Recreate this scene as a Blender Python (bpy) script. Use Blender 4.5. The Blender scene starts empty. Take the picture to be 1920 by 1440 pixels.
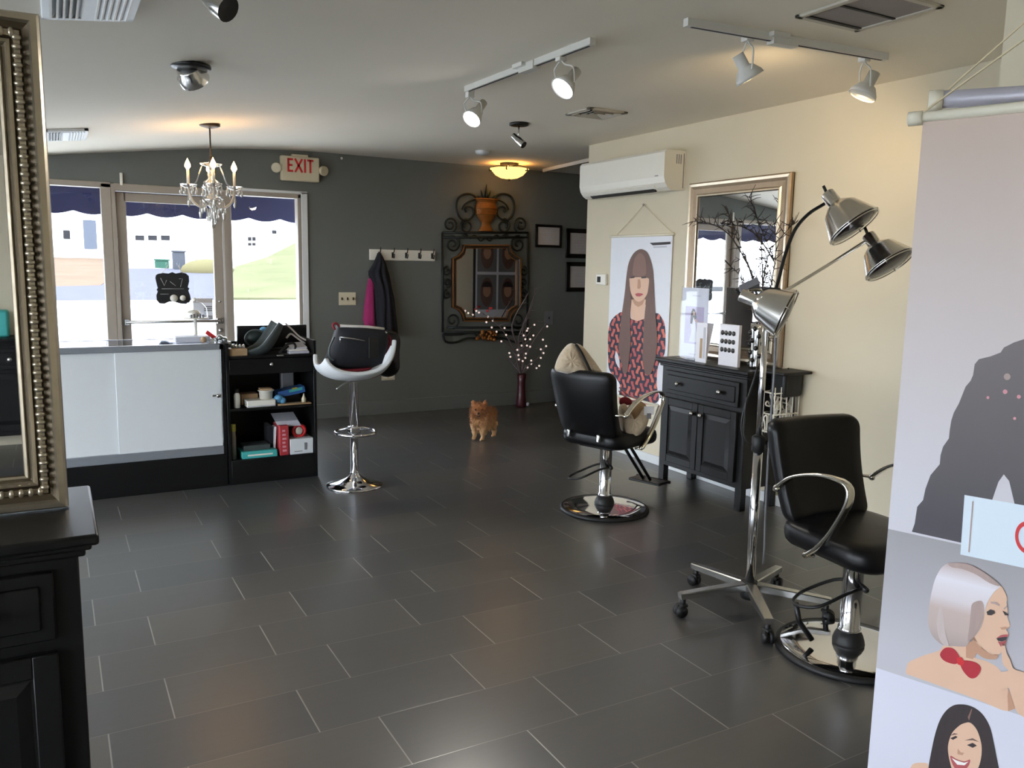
import bpy, bmesh, math, random
from math import sin, cos, pi, radians, sqrt, atan2
from mathutils import Vector, Matrix
random.seed(7)
SC = bpy.context.scene
COL = SC.collection
V = Vector

# ---------------------------------------------------------------- camera
FPX, PITCH, ROLL, YAW, EYE = 1537.4, .14161, .018218, -.50999, 1.6
def _axes():
    cp, sp, cr, sr = cos(PITCH), sin(PITCH), cos(ROLL), sin(ROLL)
    Rp = Matrix(((1,0,0),(0,cp,-sp),(0,sp,cp))); Rr = Matrix(((cr,-sr,0),(sr,cr,0),(0,0,1)))
    A = V((sin(YAW),0,cos(YAW))); B = V((cos(YAW),0,-sin(YAW))); U = V((0,-1,0))
    M = Matrix((B, A, U)).transposed()
    return (Rr @ Rp) @ M
CW = _axes()
CWT = CW.transposed()
E0 = V((0,0,EYE))
def ray(x, y): return CWT @ V(((x-960)/FPX, (y-720)/FPX, 1))
def onY(x, y, Y): r = ray(x,y); return E0 + r*(Y/r.y)
def onX(x, y, X): r = ray(x,y); return E0 + r*(X/r.x)
def onZ(x, y, Z): r = ray(x,y); return E0 + r*((Z-EYE)/r.z)
def atD(x, y, D): return E0 + ray(x,y)*D
def depth(P): return (CW @ (V(P)-E0)).z
cam = bpy.data.cameras.new('camera'); co = bpy.data.objects.new('camera', cam); COL.objects.link(co)
cam.sensor_width = 36; cam.lens = FPX/1920*36; cam.clip_start = .02; cam.clip_end = 400
mw = Matrix((CW[0], -CW[1], -CW[2])).transposed().to_4x4(); mw.translation = E0
co.matrix_world = mw
SC.camera = co

# ---------------------------------------------------------------- materials
def s2l(c): return tuple(((v/255)/12.92 if v/255 <= .04045 else ((v/255+.055)/1.055)**2.4) for v in c)
def mat(name, rgb, rough=.5, metal=0, var=.08, scale=18, bump=0, spec=.5, coat=0, sheen=0, trans=0, emit=None, es=0, stretch=None):
    m = bpy.data.materials.new(name); m.use_nodes = True
    nt = m.node_tree; b = nt.nodes['Principled BSDF']
    c = s2l(rgb)
    b.inputs['Roughness'].default_value = rough; b.inputs['Metallic'].default_value = metal
    b.inputs['Specular IOR Level'].default_value = spec
    b.inputs['Coat Weight'].default_value = coat
    b.inputs['Sheen Weight'].default_value = sheen
    b.inputs['Transmission Weight'].default_value = trans
    if emit: b.inputs['Emission Color'].default_value = (*emit, 1); b.inputs['Emission Strength'].default_value = es
    tc = nt.nodes.new('ShaderNodeTexCoord'); n = nt.nodes.new('ShaderNodeTexNoise')
    n.inputs['Scale'].default_value = scale; n.inputs['Detail'].default_value = 3
    src = tc.outputs['Object']
    if stretch:
        mp = nt.nodes.new('ShaderNodeMapping'); mp.inputs['Scale'].default_value = stretch
        nt.links.new(src, mp.inputs['Vector']); src = mp.outputs['Vector']
    nt.links.new(src, n.inputs['Vector'])
    r = nt.nodes.new('ShaderNodeMapRange'); r.inputs['To Min'].default_value = 1-var; r.inputs['To Max'].default_value = 1+var
    nt.links.new(n.outputs['Fac'], r.inputs['Value'])
    mx = nt.nodes.new('ShaderNodeVectorMath'); mx.operation = 'SCALE'; mx.inputs[0].default_value = c
    nt.links.new(r.outputs['Result'], mx.inputs['Scale']); nt.links.new(mx.outputs['Vector'], b.inputs['Base Color'])
    if bump:
        bn = nt.nodes.new('ShaderNodeBump'); bn.inputs['Strength'].default_value = bump; bn.inputs['Distance'].default_value = .01
        nt.links.new(n.outputs['Fac'], bn.inputs['Height']); nt.links.new(bn.outputs['Normal'], b.inputs['Normal'])
    return m
def glassmat(name, tint=(1,1,1), rough=.0, ior=1.5, extra=0.0):
    m = bpy.data.materials.new(name); m.use_nodes = True; nt = m.node_tree; nt.nodes.clear()
    o = nt.nodes.new('ShaderNodeOutputMaterial'); t = nt.nodes.new('ShaderNodeBsdfTransparent'); g = nt.nodes.new('ShaderNodeBsdfGlossy')
    t.inputs['Color'].default_value = (*tint, 1); g.inputs['Roughness'].default_value = rough
    f = nt.nodes.new('ShaderNodeLayerWeight'); f.inputs['Blend'].default_value = .5
    p = nt.nodes.new('ShaderNodeMath'); p.operation = 'POWER'; p.inputs[1].default_value = 5; nt.links.new(f.outputs['Facing'], p.inputs[0])
    a = nt.nodes.new('ShaderNodeMath'); a.operation = 'MULTIPLY_ADD'; a.inputs[1].default_value = .9; a.inputs[2].default_value = ((ior-1)/(ior+1))**2 + extra; a.use_clamp = True
    mx = nt.nodes.new('ShaderNodeMixShader')
    nt.links.new(p.outputs[0], a.inputs[0]); nt.links.new(a.outputs[0], mx.inputs['Fac'])
    nt.links.new(t.outputs[0], mx.inputs[1]); nt.links.new(g.outputs[0], mx.inputs[2]); nt.links.new(mx.outputs[0], o.inputs['Surface'])
    return m
def emis(name, rgb, s):
    m = bpy.data.materials.new(name); m.use_nodes = True; nt = m.node_tree; nt.nodes.clear()
    o = nt.nodes.new('ShaderNodeOutputMaterial'); e = nt.nodes.new('ShaderNodeEmission')
    e.inputs['Color'].default_value = (*rgb, 1); e.inputs['Strength'].default_value = s
    nt.links.new(e.outputs[0], o.inputs['Surface']); return m
def tile_mat():
    m = bpy.data.materials.new('slate_tile'); m.use_nodes = True; nt = m.node_tree; b = nt.nodes['Principled BSDF']; L = nt.links.new
    def mth(op, a, b_=None, c=None):
        n = nt.nodes.new('ShaderNodeMath'); n.operation = op
        for i, v in enumerate((a, b_, c)):
            if v is None: continue
            if isinstance(v, (int, float)): n.inputs[i].default_value = v
            else: L(v, n.inputs[i])
        return n.outputs[0]
    tc = nt.nodes.new('ShaderNodeTexCoord'); sx = nt.nodes.new('ShaderNodeSeparateXYZ'); L(tc.outputs['Object'], sx.inputs[0])
    v = mth('MULTIPLY_ADD', sx.outputs['Y'], 1/.3185, -1.97/.3185); row = mth('FLOOR', v); fv = mth('SUBTRACT', v, row)
    odd = mth('FLOORED_MODULO', row, 2.0); off = mth('MULTIPLY_ADD', odd, .212, .085)
    u = mth('DIVIDE', mth('SUBTRACT', sx.outputs['X'], off), .64); col = mth('FLOOR', u); fu = mth('SUBTRACT', u, col)
    du = mth('MULTIPLY', mth('MINIMUM', fu, mth('SUBTRACT', 1.0, fu)), .64); dv = mth('MULTIPLY', mth('MINIMUM', fv, mth('SUBTRACT', 1.0, fv)), .3185)
    def soft_line(d, w):
        r = nt.nodes.new('ShaderNodeMapRange'); r.inputs['From Min'].default_value = w*.5; r.inputs['From Max'].default_value = w*1.4; r.inputs['To Min'].default_value = 1; r.inputs['To Max'].default_value = 0; L(d, r.inputs['Value']); return r.outputs['Result']
    ju, jv = soft_line(du, .0024), soft_line(dv, .0017)
    cb = nt.nodes.new('ShaderNodeCombineXYZ'); L(row, cb.inputs[0]); L(col, cb.inputs[1]); wn = nt.nodes.new('ShaderNodeTexWhiteNoise'); wn.noise_dimensions = '2D'; L(cb.outputs[0], wn.inputs['Vector'])
    rp = nt.nodes.new('ShaderNodeValToRGB'); rp.color_ramp.elements[0].color = (*s2l((70,71,73)),1); rp.color_ramp.elements[1].color = (*s2l((86,83,80)),1); L(wn.outputs['Value'], rp.inputs[0])
    st = nt.nodes.new('ShaderNodeMapping'); st.inputs['Scale'].default_value = (1.6, 20, 1); L(tc.outputs['Object'], st.inputs['Vector'])
    n = nt.nodes.new('ShaderNodeTexNoise'); n.inputs['Scale'].default_value = 2.2; n.inputs['Detail'].default_value = 5; L(st.outputs[0], n.inputs['Vector'])
    r = nt.nodes.new('ShaderNodeMapRange'); r.inputs['To Min'].default_value = .9; r.inputs['To Max'].default_value = 1.1; L(n.outputs['Fac'], r.inputs['Value'])
    mx = nt.nodes.new('ShaderNodeVectorMath'); mx.operation = 'SCALE'; L(rp.outputs['Color'], mx.inputs[0]); L(r.outputs[0], mx.inputs['Scale'])
    def mix(f, a, c):
        q = nt.nodes.new('ShaderNodeMix'); q.data_type = 'RGBA'; L(f, q.inputs['Factor']); L(a, q.inputs['A']); q.inputs['B'].default_value = (*s2l(c), 1); return q.outputs['Result']
    L(mix(ju, mix(jv, mx.outputs['Vector'], (112,110,105)), (148,145,138)), b.inputs['Base Color'])
    rr = nt.nodes.new('ShaderNodeMapRange'); rr.inputs['To Min'].default_value = .275; rr.inputs['To Max'].default_value = .275; L(n.outputs['Fac'], rr.inputs['Value']); L(rr.outputs[0], b.inputs['Roughness'])
    bn = nt.nodes.new('ShaderNodeBump'); bn.inputs['Strength'].default_value = .12; bn.inputs['Distance'].default_value = .004
    L(mth('MULTIPLY', mth('MAXIMUM', ju, jv), -.6), bn.inputs['Height']); L(bn.outputs[0], b.inputs['Normal'])
    b.inputs['Specular IOR Level'].default_value = .8
    return m
def brick_print(name, c1, c2, c3, w, h, mort):
    m = bpy.data.materials.new(name); m.use_nodes = True; nt = m.node_tree; b = nt.nodes['Principled BSDF']; L = nt.links.new
    tc = nt.nodes.new('ShaderNodeTexCoord'); mp = nt.nodes.new('ShaderNodeMapping'); mp.inputs['Rotation'].default_value = (0, 0, 0)
    sx = nt.nodes.new('ShaderNodeSeparateXYZ'); cb = nt.nodes.new('ShaderNodeCombineXYZ')
    L(tc.outputs['Object'], sx.inputs[0]); 
    wv = nt.nodes.new('ShaderNodeMath'); wv.operation = 'SINE'; ml = nt.nodes.new('ShaderNodeMath'); ml.operation = 'MULTIPLY'; ml.inputs[1].default_value = 2*pi/h
    L(sx.outputs['Z'], ml.inputs[0]); L(ml.outputs[0], wv.inputs[0])
    m2 = nt.nodes.new('ShaderNodeMath'); m2.operation = 'MULTIPLY_ADD'; m2.inputs[1].default_value = w*.2; L(wv.outputs[0], m2.inputs[0]); L(sx.outputs['Y'], m2.inputs[2])
    L(m2.outputs[0], cb.inputs['Y']); L(sx.outputs['Z'], cb.inputs['X'])
    br = nt.nodes.new('ShaderNodeTexBrick'); br.inputs['Scale'].default_value = 1; br.inputs['Brick Width'].default_value = h; br.inputs['Row Height'].default_value = w
    br.inputs['Mortar Size'].default_value = mort; br.inputs['Mortar Smooth'].default_value = .1
    for k, c in (('Color1', c1), ('Color2', c2), ('Mortar', c3)): br.inputs[k].default_value = (*s2l(c), 1)
    L(cb.outputs[0], br.inputs['Vector']); L(br.outputs['Color'], b.inputs['Base Color']); b.inputs['Roughness'].default_value = .6
    return m

M = {}
def mk(k, *a, **kw): M[k] = mat(k, *a, **kw)
mk('ceiling_paint', (236,228,212), .9, var=.02, scale=3)
mk('grey_paint', (104,107,102), .75, var=.03, scale=4)
mk('cream_paint', (209,199,175), .75, var=.02, scale=4)
mk('white_trim', (214,216,216), .5, var=.03)
mk('grey_trim', (104,108,104), .6, var=.03)
mk('alu', (168,166,160), .45, .3, var=.05)
mk('door_frame', (158,148,136), .55, 0, var=.05)
mk('black_paint', (17,17,18), .42, var=.12, scale=9, spec=.3)
mk('black_lam', (10,10,11), .45, spec=.3, var=.1)
mk('white_lam', (222,226,228), .35, var=.015)
mk('alu_rail', (150,156,164), .4, .5, var=.05)
mk('chrome', (225,225,228), .07, 1, var=.02)
mk('brushed', (190,190,188), .27, 1, var=.06)
mk('dull_chrome', (232,230,226), .2, 1, var=.03)
mk('cream_chrome', (232,230,222), .12, 1, var=.03)
mk('black_vinyl', (9,9,11), .38, spec=.28, var=.15, scale=40, bump=.04)
mk('black_rubber', (16,16,17), .55, var=.15)
mk('black_metal', (22,22,23), .4, .3, var=.1)
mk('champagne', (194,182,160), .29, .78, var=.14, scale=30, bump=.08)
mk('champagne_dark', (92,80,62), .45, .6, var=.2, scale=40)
mk('gilt_wood', (150,130,106), .42, .45, var=.15, scale=25)
mk('mirror', (236,238,240), .01, 1, var=.0)
mk('iron', (40,46,46), .5, .55, var=.25, scale=30, bump=.15)
mk('gold_paint', (146,90,38), .45, .35, var=.25, scale=25, bump=.1)
mk('gold_dull', (54,44,34), .5, .4, var=.25, scale=25)
mk('white_plastic', (232,228,216), .4, var=.015)
mk('ivory_plastic', (206,196,168), .45, var=.03)
mk('track_white', (214,212,205), .45, var=.03)
mk('red_ink', (205,40,45), .5, var=.05)
mk('paper', (226,226,232), .6, var=.02)
mk('paper_grey', (190,190,198), .6, var=.03)
mk('certificate', (186,178,172), .6, var=.06)
mk('black_frame', (16,15,15), .35, var=.1)
mk('navy_cloth', (17,18,28), .9, var=.25, scale=30, bump=.1, sheen=.05)
mk('magenta_cloth', (150,28,92), .85, var=.15, sheen=.2)
mk('dark_red_cloth', (120,24,40), .8, var=.2)
mk('bag_black', (20,22,30), .75, var=.25, scale=50, bump=.06)
mk('white_cloth', (226,220,214), .7, var=.05)
mk('fleece', (196,178,152), .95, var=.18, scale=60, bump=.35, sheen=.5)
mk('vase_red', (72,28,38), .3, var=.2)
mk('bark', (112,102,104), .8, var=.3, scale=60, bump=.2)
mk('bark_dark', (40,32,28), .8, var=.3, scale=60)
mk('fur', (176,112,58), .95, var=.22, scale=35, bump=.3, sheen=.3)
mk('fur_light', (208,160,108), .95, var=.15, scale=35, sheen=.3)
mk('nose_black', (18,14,13), .3, var=.1)
mk('bulb_black', (42,22,22), .2, var=.1)
mk('grille_dark', (150,138,128), .7, var=.15, stretch=(1,60,1))
mk('vent_dark', (40,40,40), .7, var=.1)
mk('vent_metal', (196,190,176), .6, var=.05)
mk('roof_far', (170,170,178), .8, var=.05, spec=0)
mk('awning', (46,48,88), .8, var=.08, scale=5)
mk('concrete', (180,178,174), .9, var=.06, scale=1, spec=0)
mk('asphalt', (70,69,75), .9, var=.12, scale=1, spec=0)
mk('mulch', (84,71,60), .95, var=.3, scale=.35, spec=0)
mk('grass_mat', (78,78,58), .95, var=.28, scale=.3, spec=0)
mk('siding', (232,230,228), .7, var=.03, stretch=(1,1,14), spec=0)
mk('window_far', (36,36,38), .3, var=.1, spec=0)
mk('bin_green', (42,68,58), .5, var=.05, spec=0)
mk('bin_grey', (56,58,63), .5, var=.05, spec=0)
mk('shutter_blue', (68,72,80), .6, var=.06, spec=0)
mk('chalk_black', (22,22,23), .75, var=.15)
mk('chalk', (190,190,186), .9, var=.1)
mk('grey_green', (66,74,74), .5, var=.1)
mk('dark_green', (26,44,42), .45, var=.15)
mk('teal', (70,176,172), .5, var=.06)
mk('blue_light', (96,160,200), .45, var=.06)
mk('blue_mid', (56,104,170), .45, var=.1)
mk('shrub_yellow', (80,75,54), .9, var=.2, spec=0)
mk('yellow_green', (160,156,60), .5, var=.05)
mk('grey_can', (128,124,112), .35, .4, var=.06)
mk('red_box', (178,54,60), .55, var=.06)
mk('tan', (170,140,104), .6, var=.15)
mk('screen_black', (18,18,20), .3, var=.1)
mk('grey_plastic', (120,120,124), .45, var=.06)
mk('silver_film', (168,172,172), .25, .6, var=.12)
mk('skin_print', (222,184,158), .6, var=.03)
mk('skin_shade', (190,146,120), .6, var=.03)
mk('lips_print', (176,84,88), .6, var=.03)
mk('hair_brown', (112,86,78), .6, var=.2, scale=30, stretch=(1,12,.6))
mk('hair_mid', (136,104,94), .6, var=.15, scale=30, stretch=(1,12,.6))
mk('hair_grey', (196,182,178), .55, var=.1, scale=12, stretch=(6,6,.7))
mk('hair_silver', (216,208,208), .55, var=.06, scale=12, stretch=(6,6,.7))
mk('hair_mauve', (172,150,144), .55, var=.1, scale=12, stretch=(6,6,.7))
mk('hair_dark', (48,38,40), .5, var=.25, scale=16, stretch=(6,6,.5))
mk('print_white', (226,228,234), .55, var=.02)
mk('print_pink_lit', (206,188,176), .55, var=.02, scale=2)
mk('print_grey', (164,160,162), .55, var=.02, scale=2)
mk('print_lilac', (212,212,226), .55, var=.02, scale=2)
mk('print_suit', (92,86,88), .6, var=.06, scale=5)
mk('print_dark', (54,48,52), .6, var=.05)
mk('print_card', (214,228,240), .5, var=.01)
mk('print_teal', (80,176,176), .6, var=.04)
mk('bow_red', (176,38,52), .55, var=.08)
mk('teeth', (240,236,232), .5, var=.01)
mk('rose_print', (216,150,160), .6, var=.05)
mk('print_mauve', (190,178,202), .6, var=.04)
mk('rod_white', (232,226,206), .4, var=.02)
mk('roll_silver', (186,184,194), .4, .2, var=.05)
mk('string', (222,208,170), .8, var=.05)
mk('warm_shade', (214,150,70), .5, var=.2, scale=20, emit=(1.0,.55,.14), es=1.6)
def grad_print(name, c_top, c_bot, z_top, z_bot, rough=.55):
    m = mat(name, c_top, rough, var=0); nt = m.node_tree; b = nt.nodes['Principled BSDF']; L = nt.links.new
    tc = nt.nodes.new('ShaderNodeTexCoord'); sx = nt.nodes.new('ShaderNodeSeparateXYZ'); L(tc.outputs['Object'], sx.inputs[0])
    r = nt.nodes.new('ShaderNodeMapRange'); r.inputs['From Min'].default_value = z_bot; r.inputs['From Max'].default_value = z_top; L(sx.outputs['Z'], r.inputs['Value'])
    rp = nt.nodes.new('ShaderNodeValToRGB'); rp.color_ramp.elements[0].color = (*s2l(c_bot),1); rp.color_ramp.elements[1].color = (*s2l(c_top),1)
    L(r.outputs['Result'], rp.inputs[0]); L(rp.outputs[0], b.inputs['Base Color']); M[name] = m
grad_print('print_pink_lit', (206,186,172), (206,204,212), 2.0, 1.0)  # pink-to-lilac fade: part print, part light on the banner put into the colour
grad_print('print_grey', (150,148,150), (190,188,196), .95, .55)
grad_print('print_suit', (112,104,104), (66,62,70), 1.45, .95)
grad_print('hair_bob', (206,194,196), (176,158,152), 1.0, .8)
def multi(name, stops):
    rp = [n for n in M[name].node_tree.nodes if n.type == 'VALTORGB'][0].color_ramp
    while len(rp.elements) > 2: rp.elements.remove(rp.elements[1])
    rp.elements[0].position, rp.elements[1].position = stops[0][0], stops[-1][0]
    rp.elements[0].color, rp.elements[1].color = (*s2l(stops[0][1]),1), (*s2l(stops[-1][1]),1)
    for p, c in stops[1:-1]: e = rp.elements.new(p); e.color = (*s2l(c),1)
M['tile'] = tile_mat()
M['shirt_print'] = brick_print('shirt_print', (214,112,92), (186,84,86), (44,36,56), .062, .095, .014)
M['window_glass'] = glassmat('window_glass', (.97,.98,1.0))
M['clear_plastic'] = glassmat('clear_plastic', (.96,.97,.98), .03, 1.45, .03)
M['crystal'] = glassmat('crystal', (.97,.96,.94), .06, 1.55, .30)
mk('milk_crystal', (226,216,200), .15, var=.1)
M['bulb_glow'] = emis('bulb_glow', (1, .60, .24), 26)
M['spot_glow'] = emis('spot_glow', (1.0, .97, .92), 26)
M['spot_dim'] = emis('spot_dim', (.95, .95, 1.0), 6.0)
M['fairy_glow'] = emis('fairy_glow', (1, .80, .70), .5)

# ---------------------------------------------------------------- mesh builder
class MB:
    def __init__(s, xf=None): s.bm = bmesh.new(); s.mi = 0; s.mats = []; s.xf = xf or Matrix()
    def use(s, k):
        if k not in s.mats: s.mats.append(k)
        s.mi = s.mats.index(k); return s
    def _add(s, vs, fs, smooth=False):
        bv = [s.bm.verts.new(s.xf @ V(v)) for v in vs]; out = []
        for f in fs:
            try: F = s.bm.faces.new([bv[i] for i in f])
            except ValueError: continue
            F.material_index = s.mi; F.smooth = smooth; out.append(F)
        return bv
    def box(s, lo, hi):
        x0,y0,z0 = lo; x1,y1,z1 = hi
        s._add([(x0,y0,z0),(x1,y0,z0),(x1,y1,z0),(x0,y1,z0),(x0,y0,z1),(x1,y0,z1),(x1,y1,z1),(x0,y1,z1)],
               [(3,2,1,0),(4,5,6,7),(0,1,5,4),(1,2,6,5),(2,3,7,6),(3,0,4,7)]); return s
    def obox(s, c, ax, ay, az):      # box by centre and three half-axis vectors
        c = V(c); ax, ay, az = V(ax), V(ay), V(az)
        s._add([c+i*ax+j*ay+k*az for k in (-1,1) for i, j in ((-1,-1),(1,-1),(1,1),(-1,1))],
               [(3,2,1,0),(4,5,6,7),(0,1,5,4),(1,2,6,5),(2,3,7,6),(3,0,4,7)]); return s
    def rbox(s, lo, hi, r=.01, seg=2):
        t = bmesh.new(); bmesh.ops.create_cube(t, size=1)
        lo, hi = V(lo), V(hi); c = (lo+hi)/2; d = hi-lo
        for v in t.verts: v.co = V((v.co.x*d.x, v.co.y*d.y, v.co.z*d.z)) + c
        r = min(r, min(d)*.49)
        bmesh.ops.bevel(t, geom=t.edges[:], offset=r, segments=seg, affect='EDGES', profile=.5)
        idx = {v: i for i, v in enumerate(t.verts)}
        n0 = len(s.bm.faces); flat = [max(abs(c) for c in f.normal) > .999 for f in t.faces]
        s._add([v.co.copy() for v in t.verts], [[idx[v] for v in f.verts] for f in t.faces], True); s.bm.faces.ensure_lookup_table()
        for f, k in zip(s.bm.faces[n0:], flat): f.smooth = not k
        t.free(); return s
    def tube(s, pts, r, n=8, closed=False, cap=True, rs=None, flat=None):
        pts = [V(p) for p in pts]; N = len(pts); rings = []; vs = []; up = None
        for i, p in enumerate(pts):
            a = pts[(i-1) % N] if (closed or i) else p; b = pts[(i+1) % N] if (closed or i < N-1) else p
            d = (b-a)
            if d.length < 1e-9: d = V((0,0,1))
            d.normalize()
            if up is None:
                up = V((0,0,1)) if abs(d.z) < .9 else V((1,0,0))
            x = up.cross(d)
            if x.length < 1e-6: x = V((1,0,0)).cross(d)
            x.normalize(); y = d.cross(x); up = y
            R = rs[i] if rs else r; ry = R if flat is None else R*flat
            vs += [p + x*(R*cos(2*pi*k/n)) + y*(ry*sin(2*pi*k/n)) for k in range(n)]
        fs = []
        for i in range(N if closed else N-1):
            j = (i+1) % N
            fs += [(i*n+k, i*n+(k+1)%n, j*n+(k+1)%n, j*n+k) for k in range(n)]
        if cap and not closed: fs += [list(range(n))[::-1], [(N-1)*n+k for k in range(n)]]
        s._add(vs, fs, True); return s
    def cyl(s, p0, p1, r, r1=None, n=16): return s.tube([p0, p1], r, n, rs=[r, r if r1 is None else r1])
    def lathe(s, prof, c=(0,0,0), ax=(0,0,1), n=24, cap=True):   # prof: list of (radius, height along axis)
        ax = V(ax).normalized(); c = V(c); x = ax.orthogonal().normalized(); y = ax.cross(x)
        vs = []; fs = []
        for r, h in prof: vs += [c + ax*h + x*(max(r,1e-5)*cos(2*pi*k/n)) + y*(max(r,1e-5)*sin(2*pi*k/n)) for k in range(n)]
        for i in range(len(prof)-1): fs += [(i*n+k, i*n+(k+1)%n, (i+1)*n+(k+1)%n, (i+1)*n+k) for k in range(n)]
        if cap:
            if prof[0][0] > 1e-4: fs.append(list(range(n))[::-1])
            if prof[-1][0] > 1e-4: fs.append([(len(prof)-1)*n+k for k in range(n)])
        s._add(vs, fs, True); return s
    def ball(s, c, r, n=12, sc=(1,1,1), rot=None):
        vs = []; fs = []; c = V(c); R = rot or Matrix.Identity(3)
        m = max(6, n//2+2)
        for i in range(m+1):
            th = pi*i/m
            for k in range(n):
                p = V((sin(th)*cos(2*pi*k/n)*r*sc[0], sin(th)*sin(2*pi*k/n)*r*sc[1], cos(th)*r*sc[2])); vs.append(c + R @ p)
        for i in range(m): fs += [(i*n+k, (i+1)*n+k, (i+1)*n+(k+1)%n, i*n+(k+1)%n) for k in range(n)]
        s._add(vs, fs, True); return s
    def poly(s, pts): s._add(pts, [list(range(len(pts)))]); return s
    def prism(s, pts, d):            # polygon extruded along vector d
        n = len(pts); d = V(d); pts = [V(p) for p in pts]
        s._add(pts + [p+d for p in pts], [list(range(n))[::-1], list(range(n, 2*n))] + [(i, (i+1)%n, n+(i+1)%n, n+i) for i in range(n)]); return s
    def cushion(s, w0, w1, h, r, t, f, nc=6, edge=.4):
        """padded rounded panel, bottom half-width w0, top half-width w1, height h, corner radius r, thickness t; f maps (x, y, z) to place"""
        out = []
        for cx, cz, a0 in ((1,1,0),(-1,1,90),(-1,-1,180),(1,-1,270)):
            for k in range(nc+1):
                a = radians(a0 + 90*k/nc); z = (h/2-r)*cz + r*sin(a); wz = w0 + (w1-w0)*(z/h+.5)
                x = (wz-r)*cx + r*cos(a); out.append((x, z))
        pts2 = []
        for i in range(len(out)):       # subdivide long sides
            a, b = out[i], out[(i+1) % len(out)]; L = sqrt((a[0]-b[0])**2+(a[1]-b[1])**2); q = max(1, int(L/.06))
            for k in range(q): pts2.append((a[0]+(b[0]-a[0])*k/q, a[1]+(b[1]-a[1])*k/q))
        out = pts2; n = len(out); vs = []; fs = []; rings = []
        er = min(t*edge, r*.8)
        prof = [(1-.999, t/2*1.12)] if False else []
        prof = [(.15, t/2*1.14), (.4, t/2*1.12), (.65, t/2*1.07), (.85, t/2*1.0)]
        ring = [(k, y, 0) for k, y in prof] + [(1, t/2-er+er*sin(a), er*(1-cos(a))) for a in (radians(60), radians(30), 0)]
        ring += [(1, -(t/2-er)-er*sin(a), er*(1-cos(a))) for a in (0, radians(30), radians(60))] + [(k, -y, 0) for k, y in reversed(prof)]
        for k, y, ins in ring:
            for x, z in out:
                L = sqrt(x*x+z*z) or 1
                kk = k*(1-ins/L) if k == 1 else k*(1-er/L)
                vs.append(V(f(x*kk, y, z*kk)))
        m = len(ring)
        for i in range(m-1): fs += [(i*n+k, (i+1)*n+k, (i+1)*n+(k+1)%n, i*n+(k+1)%n) for k in range(n)]
        fs += [list(range(n)), [(m-1)*n+k for k in range(n)][::-1]]
        s._add(vs, fs, True); return s
    def build(s, name, mats=None, parent=None):
        if isinstance(mats, str): mats = [mats]
        bmesh.ops.recalc_face_normals(s.bm, faces=s.bm.faces[:])
        me = bpy.data.meshes.new(name); s.bm.to_mesh(me); s.bm.free()
        for k in (mats or s.mats): me.materials.append(M[k])
        o = bpy.data.objects.new(name, me); COL.objects.link(o)
        if parent: o.parent = parent
        return o
def tag(o, label, cat, group=None, kind=None):
    o['label'] = label; o['category'] = cat
    if group: o['group'] = group
    if kind: o['kind'] = kind
    return o
def thing(name, label, cat, loc=(0,0,0), rz=0, group=None):
    o = bpy.data.objects.new(name, None); COL.objects.link(o); o.empty_display_size = .05
    o.location = loc; o.rotation_euler = (0,0,rz); return tag(o, label, cat, group)
def struct(o): o['kind'] = 'structure'; return o
def copy_tree(o, parent=None):
    c = o.copy(); COL.objects.link(c)
    if parent: c.parent = parent
    for ch in list(o.children): copy_tree(ch, c)
    return c
def spline(pts, n=6, closed=False):   # Catmull-Rom
    pts = [V(p) for p in pts]; N = len(pts); out = []
    for i in range(N if closed else N-1):
        g = lambda j: pts[j % N] if closed else pts[min(max(j,0),N-1)]
        p0,p1,p2,p3 = g(i-1),g(i),g(i+1),g(i+2)
        for k in range(n):
            t = k/n
            out.append(.5*((2*p1)+(p2-p0)*t+(2*p0-5*p1+4*p2-p3)*t*t+(3*p1-p0-3*p2+p3)*t**3))
    if not closed: out.append(pts[-1])
    return out
def light(name, typ, loc, energy, color=(1,1,1), size=.1, rot=None, **kw):
    d = bpy.data.lights.new(name, typ); d.energy = energy; d.color = color
    if typ in ('POINT','SPOT'): d.shadow_soft_size = size
    for k, v in kw.items(): setattr(d, k, v)
    o = bpy.data.objects.new(name, d); COL.objects.link(o); o.location = loc
    if rot is not None: o.rotation_euler = V(rot).to_track_quat('-Z','Y').to_euler()
    return o
# ---------------------------------------------------------------- room shell
BY, RX, CZ, RIDGE, SLOPE = 8.31, 4.3, 2.70, 1.75, .125
def ceil_z(X): return CZ if X >= RIDGE else CZ - SLOPE*(RIDGE-max(X,-.6))
def onC(x, y):                      # point of the ceiling seen at a pixel
    p = onZ(x, y, CZ)
    if p.x >= RIDGE: return p
    r = ray(x, y); t = (CZ - SLOPE*RIDGE - EYE)/(r.z - SLOPE*r.x); return E0 + r*t
X0, X1, Y0 = -4.6, 7.2, -3.4
m = MB().use('tile'); m.box((X0,Y0,-.12), (X1,BY,0)); struct(m.build('floor'))
m = MB().use('ceiling_paint')
prof = [(X0-.2, ceil_z(-.6)), (-.6, ceil_z(-.6))] + [(RIDGE+d, CZ - SLOPE*(.7-d)**2/(4*.7)*1.0) for d in (-.7,-.5,-.3,-.1,.1,.3,.5,.7)] + [(X1+.2, CZ)]
pts = [V((x, Y0-.2, z)) for x, z in prof] + [V((X1+.2, Y0-.2, 2.95)), V((X0-.2, Y0-.2, 2.95))]
m.prism(pts, (0, BY+.2-Y0+.2, 0)); struct(m.build('ceiling'))
TOP = 2.85
WL, WR, DL, DR = -1.45, 2.18, .50, 1.50
m = MB().use('grey_paint')
m.box((X0-.15,BY,0),(WL,BY+.15,TOP)); m.box((WL,BY,2.275),(WR,BY+.15,TOP)); m.box((WR,BY,0),(X1,BY+.15,TOP))
m.box((WL,BY,0),(DL-.06,BY+.15,.55)); m.box((DR+.03,BY,0),(WR,BY+.15,.55)); struct(m.build('wall_back'))
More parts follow.
